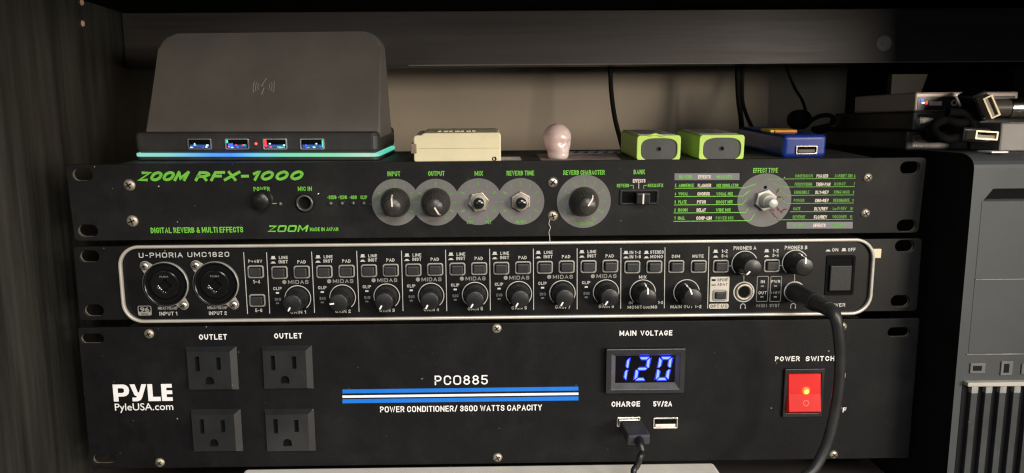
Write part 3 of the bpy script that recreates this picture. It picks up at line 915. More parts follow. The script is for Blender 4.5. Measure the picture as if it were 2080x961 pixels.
# dividers
for a, b, c, d in ((495, 513, 503, 637.5), (541.5, 513, 548, 636.5), (633, 511.6, 639, 635), (724.5, 510, 729.4, 633), (815.5, 509.5, 818.7, 631.5), (905, 507.7, 907.6, 631.5),
                   (994.6, 506, 996, 630), (1083.4, 505.6, 1084, 629), (1172.3, 505, 1172.3, 628), (1261.3, 504, 1260.7, 626.5), (1350.8, 503, 1349.3, 625.7), (1440, 501.5, 1437.3, 626)):
    mk(GREYINK).line([P(a, b), P(c, d)], .38, IY - .06).build('divider_line', bu)
def button(px, py, w=9.4, h=7.6, press=3.0):
    x, z = P(px, py)
    r = mk(RING).plate([rr(x, z, w, h, 1.5), rr(x, z, w - 1.8, h - 1.8, .8)], IY - .8, .8, .25)
    r.mat(DARK).sheet([rr(x, z, w - 1.6, h - 1.6, .7)], IY - .03)
    ro = r.build('push_button', bu)
    press += random.uniform(-.5, .5)
    mk(CAPGREY).box(x - w / 2 + 1.35, x + w / 2 - 1.35, IY - press, IY, z - h / 2 + 1.3, z + h / 2 - 1.3, .55).build('button_cap', ro)
def icon(px, py, up=True):
    mb = mk(GREYINK)
    x, z = P(px, py)
    if up:
        mb.sheet([[(x - 1.5, z - .9), (x + 1.5, z - .9), (x + 1.5, z - .55), (x + 1.05, z - .55), (x + .95, z + .9), (x - .95, z + .9), (x - 1.05, z - .55), (x - 1.5, z - .55)]], IY - .06)
    else:
        mb.sheet([[(x - 1.5, z - .55), (x + 1.5, z - .55), (x + 1.5, z - .2), (x + 1.0, z - .2), (x + .8, z + .55), (x - .8, z + .55), (x - 1.0, z - .2), (x - 1.5, z - .2)]], IY - .06)
    mb.build('switch_symbol', bu)
def small_knob(px, py, ang, full=False):
    x, z = P(px, py)
    mb = mk(KNOB).lathe(x, z, [(6.5, -.2), (6.45, -1), (6.2, -6.8), (5.9, -7.6), (5.45, -8.4), (5.35, -12.6), (5.0, -13.3), (4.6, -13.5), (0, -13.6)], 84, (1, 2, 42, .07), IY)
    k = mb.build('knob', bu)
    a = math.radians(ang)
    sx, sz = math.sin(a), math.cos(a)
    pm = mk(WHITEINK)
    pts = [(2.0 if full else 2.7, -13.65), (4.6, -13.6), (5.1, -13.3), (5.45, -12.5), (5.6, -8.4), (6.3, -7.3), (6.45, -3.4)]
    for (r0, y0), (r1, y1) in zip(pts, pts[1:]):
        v = []
        for r_, y_ in ((r0, y0), (r1, y1)):
            for q in (-.42, .42):
                v.append((x + sx * r_ + sz * q, IY + y_ - .1, z + sz * r_ - sx * q))
        v += [(a_ - sx * .3, b_ + .3, c_ - sz * .3) for a_, b_, c_ in v]
        pm.add(v, [(0, 1, 3, 2), (0, 2, 6, 4), (1, 5, 7, 3), (2, 3, 7, 6), (0, 4, 5, 1)])
    pm.build('pointer', k)
def arc(px, py, a0=-140, a1=140, r=7.5):
    x, z = P(px, py)
    mk(GREYINK).ringarc(x, z, r - .22, r + .22, a0, a1, IY - .06).build('scale_arc', bu)
bp_.text('P+48V', 504.3, 532.5, 527.5, 534, GREYINK, .008)
bp_.text('1-4', 514, 528.5, 568.5, 576, GREYINK, .012)
bp_.text('5-6', 518.5, 532.8, 627, 634, GREYINK, .012)
button(520, 551.8)
button(523.3, 610)
chx = (545, 636, 727, 817, 906.3, 995.3, 1083.7, 1172.3)
chy = (12, 10.3, 8.4, 6.8, 5, 3.3, 1.5, 0)          # the rows sit a little lower in the photo towards the left
angs = (209, 262, 210, 206, 208, 209, 208, 212)
for i in range(8):
    k = 91 / 89 if i < 2 else 1.
    o, dy = chx[i] - 2, chy[i] - 5
    f = lambda v: o + (v - 904.3) * k
    icon(f(916), 516.3 + dy)
    icon(f(916), 526.3 + dy, False)
    bp_.text('LINE', f(927.4), f(945), 513 + dy, 519.3 + dy, GREYINK, .016)
    bp_.text('INST', f(927), f(945), 521.5 + dy, 528.2 + dy, GREYINK, .016)
    bp_.text('PAD', f(964), f(981), 521.5 + dy, 528.3 + dy, GREYINK, .016)
    button(f(929), 546.3 + dy)
    button(f(973.2), 545.3 + dy)
    x0, x1, z0, z1 = bp_.tb(f(945), f(986), 562 + dy, 569.6 + dy)
    lm = mk(DIMINK).stext('MIDAS', x0 + .2, x1, z0, z1, IY - .06, .17, .18)
    x, z = P(f(938.2), 566 + dy)
    lm.sheet([circ(x, z, 1.2, 18)], IY - .06)
    lm.build('logo_lettering', bu)
    bp_.text('CLIP', f(916), f(933), 576 + dy, 582.2 + dy, GREYINK, .014)
    bp_.text('SIG', f(919), f(931.5), 598 + dy, 604 + dy, DIMINK, .014)
    for py, m in ((588, LEDWHITE), (609, mat('led_window_dim_%d' % i, (.16, .155, .14), .4))):
        x, z = P(f(924.6), py + dy)
        mk(m).box(x - .95, x + .95, IY - .3, IY, z - .5, z + .5, .15).build('led', bu)
    arc(f(965), 598.8 + dy)
    bp_.text('GAIN %d' % (i + 1), f(950), f(981), 623.6 + dy, 630.5 + dy, GREYINK, .012)
    small_knob(f(965), 598.8 + dy, angs[i])
for px, py, u in ((1271.5, 512.8, 1), (1271.5, 523, 0), (1313, 512.6, 1), (1313, 522.8, 0), (1453.5, 510.4, 1), (1453.5, 521.3, 0), (1557.3, 509.3, 1), (1557.3, 520.3, 0), (1682, 508.9, 0), (1714, 507.2, 1)):
    icon(px, py, bool(u))
for t, a, b, c, d in (('IN 1-2', 1279, 1301.6, 509.4, 516), ('IN 1-8', 1279, 1301.6, 518.2, 525), ('STEREO', 1320.7, 1348.2, 508.8, 515.5), ('MONO', 1321, 1346.5, 518, 524.6),
                      ('MIX', 1298, 1313, 559.6, 566), ('IN', 1277.3, 1285, 612, 618), ('1-2', 1336.8, 1346.8, 611.5, 617.5), ('MONITORING', 1275, 1334.7, 620.8, 627),
                      ('DIM', 1364.7, 1381, 517.5, 524), ('MUTE', 1406.6, 1429.3, 517.2, 523.7), ('MAIN OUT 1-2', 1362, 1424.8, 619.8, 626.2),
                      ('1-2', 1465.8, 1478, 506.5, 513.8), ('3-4', 1465.5, 1478, 516.4, 523.3), ('PHONES A', 1490, 1536, 500, 507.5), ('1-2', 1569.6, 1581.6, 505.5, 512.8), ('3-4', 1569, 1581.6, 515.3, 522.2),
                      ('PHONES B', 1594, 1640, 499, 506.7), ('ON', 1690, 1702.6, 504, 511), ('OFF', 1722.3, 1737.7, 503.5, 510.7), ('POWER', 1680, 1717, 616, 623.3),
                      ('IN', 1545.5, 1553.3, 569, 575.4), ('OUT', 1540.5, 1557, 591.5, 598), ('PWR', 1566.7, 1584.8, 568.7, 575)):
    bp_.text(t, a, b, c, d, GREYINK, .016)
for t, a, b, c, d in (('+48V', 1565, 1584, 591.5, 597.3), ('MIDI', 1536.6, 1557.4, 617.4, 624.2), ('SYST', 1563, 1583.6, 617.2, 624)):
    bp_.text(t, a, b, c, d, DIMINK, .014)
for px, py in ((1283.8, 542.2), (1328.5, 541.8), (1373, 541.2), (1418.5, 541), (1463.4, 540.6), (1567, 539.5)):
    button(px, py)
arc(1305.5, 594)
arc(1394.5, 593.5)
arc(1512.5, 535.6)
arc(1615, 533.6)
small_knob(1305.5, 594, 0, True)
small_knob(1394.5, 593.5, -20, True)
small_knob(1512.5, 535.6, 222)
small_knob(1615, 533.6, 3, True)
for a, b, w_ in (((1479.5, 540.3), (1487, 540.2), .3), ((1583, 539.3), (1589.5, 539.2), .3), ((1511, 558), (1511, 572), .35), ((1614, 556.5), (1614, 571), .35)):
    mk(GREYINK).line([P(*a), P(*b)], w_, IY - .06).build('link_line', bu)
# digital option box
x0, z0 = P(1441.5, 613.2)
x1, z1 = P(1482, 562)
ob = mk(mat('beige_print', (.50, .455, .38), .5, var=.08)).sheet([rr((x0 + x1) / 2, (z0 + z1) / 2, x1 - x0, z1 - z0, .6)], IY - .05)
ax0, az0 = P(1440, 627.3)
ax1, az1 = P(1480, 616.8)
ob.sheet([rr((ax0 + ax1) / 2, (az0 + az1) / 2, ax1 - ax0, az1 - az0, 1.0)], IY - .05)
for t, a, b, c, d in (('SPDIF', 1457.3, 1478.7, 565.5, 571.6), ('ADAT', 1457.3, 1477.5, 575, 580.4), ('OPT I/O', 1443, 1477.3, 618.6, 625.2)):
    bp_.addtext(ob, t, a, b, c, d, BBLK, .012, .12)
x, z = P(1449.5, 569)
ob.box(x - 1.2, x + 1.2, IY - .14, IY - .06, z - .6, z + .6)
x, z = P(1449.5, 579)
ob.box(x - 1.2, x + 1.2, IY - .14, IY - .06, z - .3, z + .3)
ob.build('option_print', bu)
bp_.y = IY - .05
button(1462.3, 599.3, 8.6, 6.8, 2.6)
bp_.y = IY
# status frames
sf = mk(DIMINK)
for a, b in ((1535.5, 1561.7), (1562.8, 1588.4)):
    x0, z0 = P(a, 613)
    x1, z1 = P(b, 560.7)
    q = ((x0 + x1) / 2, (z0 + z1) / 2)
    sf.sheet([rr(*q, x1 - x0, z1 - z0, .8), rr(*q, x1 - x0 - .7, z1 - z0 - .7, .6)], IY - .06)
sf.build('status_frames', bu)
for px, py in ((1548, 581.3), (1547.6, 603), (1575, 581), (1574.6, 603)):
    x, z = P(px, py)
    mk(mat('status_led_%d_%d' % (px, py), (.22, .21, .19), .4)).box(x - .95, x + .95, IY - .3, IY, z - .45, z + .45, .15).build('led', bu)
# headphone jacks and symbols
for px, py in ((1511, 593), (1613.5, 592.3)):
    x, z = P(px, py)
    j = mk(GREYINK).lathe(x, z, [(6.2, -.06), (5.5, -.06)], 40, y0=IY)
    j.mat(OLDSTEEL).lathe(x, z, [(5.2, -.05), (5.0, -1.0), (4.4, -1.3), (3.7, -1.1), (3.3, -.1)], 40, y0=IY)
    j.mat(DARK).lathe(x, z, [(3.35, -.12), (3.2, -.1), (0, -.1)], 32, y0=IY)
    j.build('headphone_jack', bu)
hp = mk(GREYINK)
for px, py in ((1509, 622), (1611, 621.5)):
    x, z = P(px, py)
    hp.ringarc(x, z, 1.25, 1.65, -110, 110, IY - .06, 18)
    hp.sheet([rr(x - 1.4, z - 1.0, .6, 1.2, .2)], IY - .06)
    hp.sheet([rr(x + 1.4, z - 1.0, .6, 1.2, .2)], IY - .06)
hp.build('headphone_symbols', bu)
x0, z0 = P(1674, 600)
x1, z1 = P(1738, 518)
cx, cz, w, h = (x0 + x1) / 2, (z0 + z1) / 2, x1 - x0, z1 - z0
ps = mk(DARK).plate([rr(cx, cz, w, h, 1.4), rr(cx, cz, w - 3.2, h - 3.2, .8)], IY - .7, 1.0, .3)
ps.mat(DARK).sheet([rr(cx, cz, w - 3, h - 3, .8)], IY - .04)
pso = ps.build('power_switch', bu)
x0, z0 = P(1680.5, 590)
x1, z1 = P(1728, 538)
bm_ = mk(mat('power_cap', (.0075, .0073, .0071), .5, bump=.2))
bm_.box(x0, x1, IY - 2.4, IY - .05, z0, z1, .6).build('button_cap', pso)

# ------------------------------------------------------------------ bottom unit: power conditioner
pu = thing('power_conditioner', 'black two-unit power conditioner with white lettering, outlets and blue voltmeter, lowest of the stacked units', 'power conditioner', WORLD, (0, 0, -161.5))
pp = Panel(pu, WORLD)
P = pp.P
xr = P(1856, 800)[0]
holes = []
for px, py in ((187, 688), (211, 933), (1826, 675)):
    x, z = P(px, py)
    holes.append(rr(x, z, 13.4, 5.9, 2.94, 6))
fpp = mk(PBLK).plate([rr((-244.2 + xr) / 2, -117.5, xr + 244.2, 88, 1.2)] + holes, 0, 2.4, .3)
hole_walls(fpp, holes, .8, 2.3).build('front_panel', pu)
mk(CHASSIS).box(-218, 222, 2.5, 200, -160.5, -75, .5).build('chassis', pu)
for px, py, r in ((303, 678, 2.9), (325, 939.5, 2.9), (1009, 667, 2.9), (1010.6, 929, 2.9), (1711, 663, 2.6), (1692.6, 923, 2.6)):
    x, z = P(px, py)
    screw(pu, x, z, r, OLDSTEEL)
pp.text('OUTLET', 404, 461, 679, 690, WHITEINK, .022)
pp.text('OUTLET', 556.7, 613.7, 676.8, 687.6, WHITEINK, .022)
def outlet(px, py):
    x, z = P(px, py)
    w, h, d = 29.6, 26.6, 2.8
    v = [(x + sx * w / 2, 0, z + sz * h / 2) for sx, sz in ((-1, -1), (1, -1), (1, 1), (-1, 1))]
    v += [(x + (w / 2 - 3.2 if sx > 0 else -w / 2 + 1.2), -d, z + (h / 2 - 2.4 if sz > 0 else -h / 2 + 1.2)) for sx, sz in ((-1, -1), (1, -1), (1, 1), (-1, 1))]
    mb = mk(OUTPL).add(v, [(0, 1, 5, 4), (1, 2, 6, 5), (2, 3, 7, 6), (3, 0, 4, 7)])
    s1 = rr(x - 7.8, z + 3.6, 2.6, 9.0, .25, 2)
    s2 = rr(x + 4.6, z + 3.6, 2.6, 7.6, .25, 2)
    g = [(x - 1.3 + 2.6 * math.cos(t), z - 7.0 + 2.6 * math.sin(t)) for t in [math.pi * q / 8 for q in range(9)]] + [(x - 3.9, z - 9.0), (x + 1.3, z - 9.0)]
    fl = [(a[0], a[2]) for a in v[4:]]
    mb.plate([fl, s1, s2, g], -d, 2.2)
    mb.mat(DARK).sheet([rr(x - 1, z - .6, w - 6, h - 5.4, .3)], -d + 2.4)
    mb.build('outlet', pu)
for px, py in ((432, 748), (584.5, 746), (441, 874), (589.5, 873.5)):
    outlet(px, py)
# logo
X0, X1, Z0, Z1 = pp.tb(230, 350, 780.5, 815)
def g_(pts):
    return [(X0 + (X1 - X0) * a / 3.41, Z0 + (Z1 - Z0) * b) for a, b in pts]
lg = mk(WHITEINK)
lg.sheet([g_([(0, 0), (0, 1), (.62, 1), (.78, .95), (.9, .82), (.93, .64), (.89, .46), (.76, .34), (.6, .29), (.28, .29), (.28, 0)]), g_([(.28, .5), (.28, .78), (.54, .78), (.63, .72), (.63, .56), (.54, .5)])], -.06)
lg.sheet([g_([(.98, 1), (1.27, 1), (1.42, .52), (1.5, .52), (1.66, 1), (1.94, 1), (1.66, .24), (1.56, .08), (1.38, 0), (1.08, 0), (1.08, .22), (1.3, .22), (1.36, .28), (1.22, .36)])], -.06)
lg.sheet([g_([(2.0, 1), (2.28, 1), (2.28, .25), (2.72, .25), (2.72, 0), (2.0, 0)])], -.06)
lg.sheet([g_([(2.79, 0), (2.79, 1), (3.41, 1), (3.41, .78), (3.08, .78), (3.08, .62), (3.41, .62), (3.41, .40), (3.08, .40), (3.08, .22), (3.41, .22), (3.41, 0)])], -.06)
lg.build('logo_lettering', pu)
pp.text('PyleUSA.com', 233.5, 352, 819, 838, WHITEINK, .004)
pp.text('PCO885', 883, 990.7, 762.5, 781.5, WHITEINK, .004, sq=.24)
for m, a, b, c, d in ((BLUEINK, 790.8, 798.8, 785.8, 793.8), (WHITEINK, 803, 807.8, 797.8, 802.7), (BLUEINK, 810.3, 818.6, 805.9, 814)):
    x0, za = P(695.5, a)
    zb = P(695.5, b)[1]
    x1, zc = P(1175, c)
    zd = P(1175, d)[1]
    mk(m).sheet([[(x0, (zb + zd) / 2), (x1, (zb + zd) / 2), (x1, (za + zc) / 2), (x0, (za + zc) / 2)]], -.06).build('stripe', pu)
pp.text('POWER CONDITIONER/ 3600 WATTS CAPACITY', 772, 1100.7, 823.8, 835.6, WHITEINK, .012, sq=.26)
pp.text('MAIN', 1258.5, 1292.6, 671.6, 682, WHITEINK, .022)
pp.text('VOLTAGE', 1301, 1365.6, 671.3, 681.7, WHITEINK, .022)
pp.text('CHARGE', 1242, 1300, 815.3, 826, WHITEINK, .022)
pp.text('5V/2A', 1327, 1364.8, 815, 825.6, WHITEINK, .022)
pp.text('POWER', 1574.3, 1624.5, 723.7, 733.7, WHITEINK, .022)
pp.text('SWITCH', 1636.5, 1695, 723.4, 733.4, WHITEINK, .022)
pp.text('ON', 1696, 1717, 757.5, 767, WHITEINK, .02)
pp.text('OFF', 1690, 1719, 828, 837.5, WHITEINK, .02)
# voltmeter: a flange with a sunken window
x0, z0 = P(1226, 797)
x1, z1 = P(1391, 702)
ya, yb = -4.2, -1.2
cx, cz = (x0 + x1) / 2 , (z0 + z1) / 2
W_, H_ = x1 - x0 - 1.2, z1 - z0 - 1.2
vm = mk(OUTPL).plate([rr(cx, cz, W_, H_, .8), [(cx - W_ / 2 + 3.2, cz - H_ / 2 + 2.6), (cx + W_ / 2 - 3.2, cz - H_ / 2 + 2.6), (cx + W_ / 2 - 3.2, cz + H_ / 2 - 3.2), (cx - W_ / 2 + 3.2, cz + H_ / 2 - 3.2)]], ya, 4.2, .3)
o_ = [(cx - W_ / 2 + 3.1, cz - H_ / 2 + 2.5), (cx + W_ / 2 - 3.1, cz - H_ / 2 + 2.5), (cx + W_ / 2 - 3.1, cz + H_ / 2 - 3.1), (cx - W_ / 2 + 3.1, cz + H_ / 2 - 3.1)]
i_ = [(cx - W_ / 2 + 6.0, cz - H_ / 2 + 5.6), (cx + W_ / 2 - 5.2, cz - H_ / 2 + 5.6), (cx + W_ / 2 - 5.2, cz + H_ / 2 - 5.0), (cx - W_ / 2 + 6.0, cz + H_ / 2 - 5.0)]
vm.mat(mat('meter_lip', (.075, .072, .075), .4))
vm.add([(a, ya + .2, b) for a, b in o_] + [(a, yb, b) for a, b in i_], [(0, 1, 5, 4), (1, 2, 6, 5), (2, 3, 7, 6), (3, 0, 4, 7)])
vmo = vm.build('voltmeter', pu)
mk(SCREEN).sheet([i_], yb - .02).build('screen', vmo)
def digit(segs, x0, x1, z0, z1):
    mb = mk(SEG)
    sl_ = .16
    def q(a, b):
        return (x0 + (x1 - x0) * a + (z1 - z0) * b * sl_, z0 + (z1 - z0) * b)
    T = {'a': ((.12, 1), (.88, 1), (.70, .87), (.30, .87)), 'd': ((.12, 0), (.88, 0), (.70, .13), (.30, .13)),
         'g': ((.12, .5), (.26, .565), (.74, .565), (.88, .5), (.74, .435), (.26, .435)),
         'f': ((.0, .97), (.0, .54), (.14, .54), (.27, .62), (.27, .85)), 'e': ((.0, .03), (.0, .46), (.14, .46), (.27, .38), (.27, .15)),
         'b': ((1, .97), (1, .54), (.86, .54), (.73, .62), (.73, .85)), 'c': ((1, .03), (1, .46), (.86, .46), (.73, .38), (.73, .15))}
    for s_ in segs:
        P4 = [q(*p) for p in T[s_]]
        gx, gz = sum(p[0] for p in P4) / len(P4), sum(p[1] for p in P4) / len(P4)
        horiz = s_ in 'adg'
        def sc(kx, kz):
            return [(gx + (p[0] - gx) * (kx if horiz else kz), gz + (p[1] - gz) * (kz if horiz else kx)) for p in P4]
        mb.mat(SEGEDGE).sheet([sc(1.04, 1.25)], yb - .10)
        mb.mat(SEG).sheet([sc(.92, .66)], yb - .14)
    mb.build('digit', vmo)
za, zb = WORLD.P(1315, 773.2, yb)[1], WORLD.P(1315, 724.5, yb)[1]
for segs, a, b in (('bc', 1249, 1271.5), ('abged', 1286.5, 1313.5), ('abcdef', 1330, 1357.5)):
    digit(segs, WORLD.P(a, 773, yb)[0], WORLD.P(b, 773, yb)[0], za, zb)
# usb ports
def usb_port(px, py, w, h, t, frame, y, depth=6., name='usb_port', extra=None, shell=NICKEL, tongue=None):
    x, z = frame.P(px, py, y)
    mb = mk(shell).plate([rr(x, z, w, h, .9), rr(x, z, w - 1.7, h - 1.7, .5)], y - .7, .9, .2)
    mb.mat(DARK).sheet([rr(x, z, w - 1.1, h - 1.1, .5)], y - .05)
    po = mb.build(name, t)
    tg = mk(tongue or WHITEINK).box(x - w / 2 + 1.5, x + w / 2 - 1.5, y - .45, y - .07, z - h / 2 + 1.1, z - h / 2 + 2.9, .1)
    tg.mat(DARK)
    for k in range(4):
        q = x - w / 2 + 2.6 + k * (w - 5.2) / 3
        tg.box(q - .55, q + .55, y - .5, y - .06, z + .3, z + h / 2 - 1.2)
    tg.build('tongue', po)
    return po, x, z
usb_port(1351.5, 859, 15, 7.0, pu, WORLD, 0, tongue=mat('white_tongue', (.75, .70, .63), .5))
usb_port(1276.5, 856.5, 14.2, 6.2, pu, WORLD, 0, tongue=DARK)
# rocker
x0, z0 = P(1587, 846)
x1, z1 = P(1674, 747)
cx, cz, w, h = (x0 + x1) / 2, (z0 + z1) / 2, x1 - x0, z1 - z0
rb = mk(PLBLK).plate([rr(cx, cz, w, h, 1), rr(cx, cz, w - 4.4, h - 5.4, .5)], -1.8, 1.8, .4)
rb.mat(DARK).sheet([rr(cx, cz, w - 4.2, h - 5.2, .5)], -.05)
rbo = rb.build('rocker_switch', pu)
hw, hh = (w - 5.2) / 2, (h - 6.2) / 2
rk = mk(REDROCK)
prof = [(-.1, -hh), (-4.4, -hh + 1.2), (-4.8, -hh + 1.8), (-3.0, -.1), (-1.7, hh - .3), (-1.3, hh), (-.1, hh)]
rk.prism([(y, z + cz) for y, z in prof], cx - hw, cx + hw)
rko = rk.build('rocker', rbo)
ring = mk(REDDIM)
zc_ = cz - hh * .44
v, f = [], []
for k in range(21):
    a = 2 * math.pi * k / 20
    for r in (1.3, 1.85):
        zz = zc_ + r * math.cos(a)
        t_ = (cz - .1 - zz) / (hh - .9)
        v.append((cx + .6 + r * math.sin(a), -3.0 - 1.9 * t_ - .12, zz))
ring.add(v, [(2 * k, 2 * k + 1, 2 * k + 3, 2 * k + 2) for k in range(20)])
ring.build('off_mark', rko)
lx, lz = cx + .8, cz + 1.4
lp = mk(mat('orange_halo', (.5, .06, .02), .4, emit=(1.0, .10, .008), es=2.2)).lathe(lx, lz, [(3.2, -2.0), (2.9, -2.55), (1.8, -3.15), (1.2, -3.35)], 22)  # glowing ring paints in the orange halo around the lamp
lp.mat(LAMPO).lathe(lx, lz, [(1.25, -3.2), (1.1, -3.6), (.6, -3.8), (0, -3.85)], 18)
lp.build('neon_lamp', rbo)

# ------------------------------------------------------------------ slab under the stack
sx0, sx1 = WORLD.P(498, 950)[0], WORLD.P(1449, 944)[0]
slab = thing('board', 'cream white board lying under the front of the lowest rack unit', 'board', WORLD, ((sx0 + sx1) / 2, -40, -187))
mk(SLABM).box(sx0, sx1, -78, -.3, -187, -162.2, 2.2, 3).build('panel', slab)
# ------------------------------------------------------------------ charging stand
h0 = ZF.hit(769, 327.5, 2, ZTOP)
CF = Frame(ZF.o + ZF.R @ Vector((h0.x, h0.y, ZTOP)), ZF.R @ Matrix.Rotation(math.radians(-5.0), 3, 'Z'))
ct = thing('charging_stand', 'dark grey wireless charging stand with four lit USB ports standing on the top unit', 'charging stand', CF, (-68, 30, 0))
bx0 = CF.P(272, 305, 0)[0]
zt = CF.P(520, 268, 3)[1]
zs0, zs1 = CF.P(520, 318.4, 0)[1], CF.P(520, 311.8, 0)[1]
def base_outline(z):                          # rounded rectangle seen from above, depth 64
    return None
def slab_xy(mb, x0, x1, y0, y1, z0, z1, r, bevel):
    v, f = fill([rr((x0 + x1) / 2, (y0 + y1) / 2, x1 - x0, y1 - y0, r)], (z1 - z0) / 2 - bevel, bevel)
    mb.add([(a, b, (z0 + z1) / 2 + c) for a, b, c in v], f)
mb = mk(CHBASE)
slab_xy(mb, bx0, 0, 0, 51, 0.3, zs0 - .05, 4, .8)
slab_xy(mb, bx0, 0, 0, 51, zs1 + .05, zt, 4, 2.4)
mb.build('base', ct)
mb = mk(STRIP)
slab_xy(mb, bx0 - .25, .25, -.25, 51.2, zs0, zs1, 4.2, .3)
mb.build('light_strip', ct)
for k, (px, py) in enumerate(((406, 292.5), (482, 292.5), (559, 292.5), (634.5, 292.5))):
    po, x, z = usb_port(px, py, 14.6, 6.6, ct, CF, 0, shell=mat('port_shell_%d' % k, (.55, .56, .56), .3, metal=.9), tongue=mat('port_tongue_%d' % k, (.03, .05, .14), .3, emit=(.06, .16, .7), es=.4))  # tongue emission paints in the coloured LED light inside the port
    gm = MB()
    rnd = random.Random(k * 5 + 3)
    pal = ((LBLU, LBLU, LGRN, LWHT), (LBLU, LBLU, LGRN, LRED, LWHT), (LRED, LRED, LGRN, LWHT, LGRN), (LGRN, LBLU, LWHT, LGRN))[k]
    for q in range(9):
        gx, gz = x + rnd.uniform(-5.6, 5.6), z + rnd.choice((-2.0, -1.7, -1.9, -.6, .2))
        w_ = rnd.uniform(.25, .8)
        gm.mat(rnd.choice(pal)).box(gx - w_, gx + w_, -.62, -.46, gz - rnd.uniform(.2, .45), gz + .3)
    if k == 2:
        gm.mat(LRED).box(x - 6.2, x - 5.0, -.8, -.5, z - 1.4, z + 2.6)
    if k == 1:
        gm.mat(LGRN).box(x - 6.3, x - 5.3, -.8, -.5, z + .6, z + 2.4)
        gm.mat(LBLU).box(x - 5.3, x - 2.6, -.62, -.5, z - 1.9, z + .3)
    if k == 3:
        gm.mat(LGRN).box(x + 5.9, x + 6.5, -.8, -.5, z - 2, z + 2.2)
    gm.build('port_glow', po)
x, z = CF.P(520, 292, 0)
mk(LEDRED).lathe(x, z, [(.75, 0), (.6, -.3), (0, -.4)], 14).build('pilot_light', ct)
# backrest: a wedge leaning back
y_b, y_t = 5.0, 34.0
bl, br_ = CF.P(291, 268, y_b), CF.P(771, 268, y_b)
tl, tr = CF.P(326, 64, y_t), CF.P(773, 68, y_t)
zb_, zt_ = zt - 3.5, (tl[1] + tr[1]) / 2
def rest_pt(u, v_):                           # u,v_ in 0..1 on the front face
    xa = bl[0] * (1 - v_) + tl[0] * v_
    xb = br_[0] * (1 - v_) + tr[0] * v_
    return (xa + (xb - xa) * u, y_b + (y_t - y_b) * v_, zb_ + (zt_ - zb_) * v_)
Wd, Hd = br_[0] - bl[0], math.hypot(zt_ - zb_, y_t - y_b)
out = [(0, 0), (Wd, 0)]
rc = 10.5
for k in range(9):
    a = k / 8 * math.pi / 2
    out.append((Wd - rc + rc * math.cos(a), Hd - rc + rc * math.sin(a)))
for k in range(9):
    a = math.pi / 2 + k / 8 * math.pi / 2
    out.append((rc + rc * math.cos(a), Hd - rc + rc * math.sin(a)))
fr, bk = [], []
bvl = 1.2
for a, b in out:
    u, v_ = a / Wd, b / Hd
    fr.append(rest_pt(u, v_))
bm = bmesh.new()
front = [bm.verts.new(p) for p in fr]
back = []
for (a, b), p in zip(out, fr):
    t_ = b / Hd
    back.append(bm.verts.new((p[0], p[1] + 34 * (1 - t_) + 9 * t_, p[2] - 1.5 * t_)))
n = len(out)
bm.faces.new(front)
bm.faces.new(list(reversed(back)))
for k in range(n):
    bm.faces.new((front[k], back[k], back[(k + 1) % n], front[(k + 1) % n]))
fe = [e for e in bm.edges if e.verts[0] in front and e.verts[1] in front]
bmesh.ops.bevel(bm, geom=fe, offset=1.3, segments=3, profile=.5, affect='EDGES')
bm.verts.index_update()
mb = mk(CHARGER).add([tuple(v.co) for v in bm.verts], [tuple(v.index for v in q.verts) for q in bm.faces])
bm.free()
rest = mb.build('backrest', ct)
# charging symbol printed on the backrest
sy = mk(mat('grey_symbol', (.40, .36, .32), .5))
ux = Vector((1, 0, 0))
uv = (Vector(rest_pt(.5, 1)) - Vector(rest_pt(.5, 0))).normalized()
nrm = ux.cross(uv)
vv = (268 - 172) / (268 - 66)
cc = Vector(rest_pt((537.5 - 308) / 463, vv)) + nrm * .08
def on_rest(pts, w):
    tmp = MB().line(pts, w, 0)
    sy.add([tuple(cc + ux * a + uv * c) for a, _, c in tmp.v], tmp.f)
for sgn in (-1, 1):
    for r in (3.4, 5.0, 6.6):
        h_ = r * .55
        on_rest([(sgn * (r * .9 + .6 - .5 * abs(t_) ** 2), h_ * t_) for t_ in (-1, -.5, 0, .5, 1)], .34)
on_rest([(1.4, 5.4), (-1.6, .6)], .45)
on_rest([(.2, -1.0), (-.9, -5.0)], .5)
on_rest([(-1.6, .6), (-.2, .5)], .25)
sy.build('charge_symbol', rest)

# ------------------------------------------------------------------ cream adapter box
ax0, ax1 = ZF.P(840, 300, 4)[0], ZF.P(1017.5, 300, 4)[0]
zt = ZF.P(930, 270, 4)[1]
zl = ZF.P(850, 275, 4)[1]
ad = thing('adapter_box', 'cream plastic adapter box with embossed top lying between the charging stand and the pink skull', 'adapter', ZF, ((ax0 + ax1) / 2, 25, ZTOP))
step = ZF.P(860, 300, 4)[0]
zm = ZF.P(930, 301.5, 4)[1]
dp = 44
outl = [(ax0, ZTOP + .1), (ax1, ZTOP + .1), (ax1, zt), (step, zt), (step - 1.0, zl), (ax0, zl)]
pp_ = outl + [outl[0], outl[1]]
rad_ = (1.6, .8, 2.2, 2.0, .6, 2.4)
body_ = []
for k in range(6):
    a, p, b = outl[k - 1], outl[k], outl[(k + 1) % 6]
    la_, lb_ = math.hypot(a[0] - p[0], a[1] - p[1]), math.hypot(b[0] - p[0], b[1] - p[1])
    q0 = (p[0] + (a[0] - p[0]) * min(rad_[k], la_ * .45) / la_, p[1] + (a[1] - p[1]) * min(rad_[k], la_ * .45) / la_)
    q1 = (p[0] + (b[0] - p[0]) * min(rad_[k], lb_ * .45) / lb_, p[1] + (b[1] - p[1]) * min(rad_[k], lb_ * .45) / lb_)
    for t in (0, .25, .5, .75, 1):
        body_.append(tuple(q0[c] * (1 - t) ** 2 + p[c] * 2 * t * (1 - t) + q1[c] * t * t for c in (0, 1)))
us = mk(CREAMPL).plate([body_], 4, dp - 4, .7).build('shell', ad)
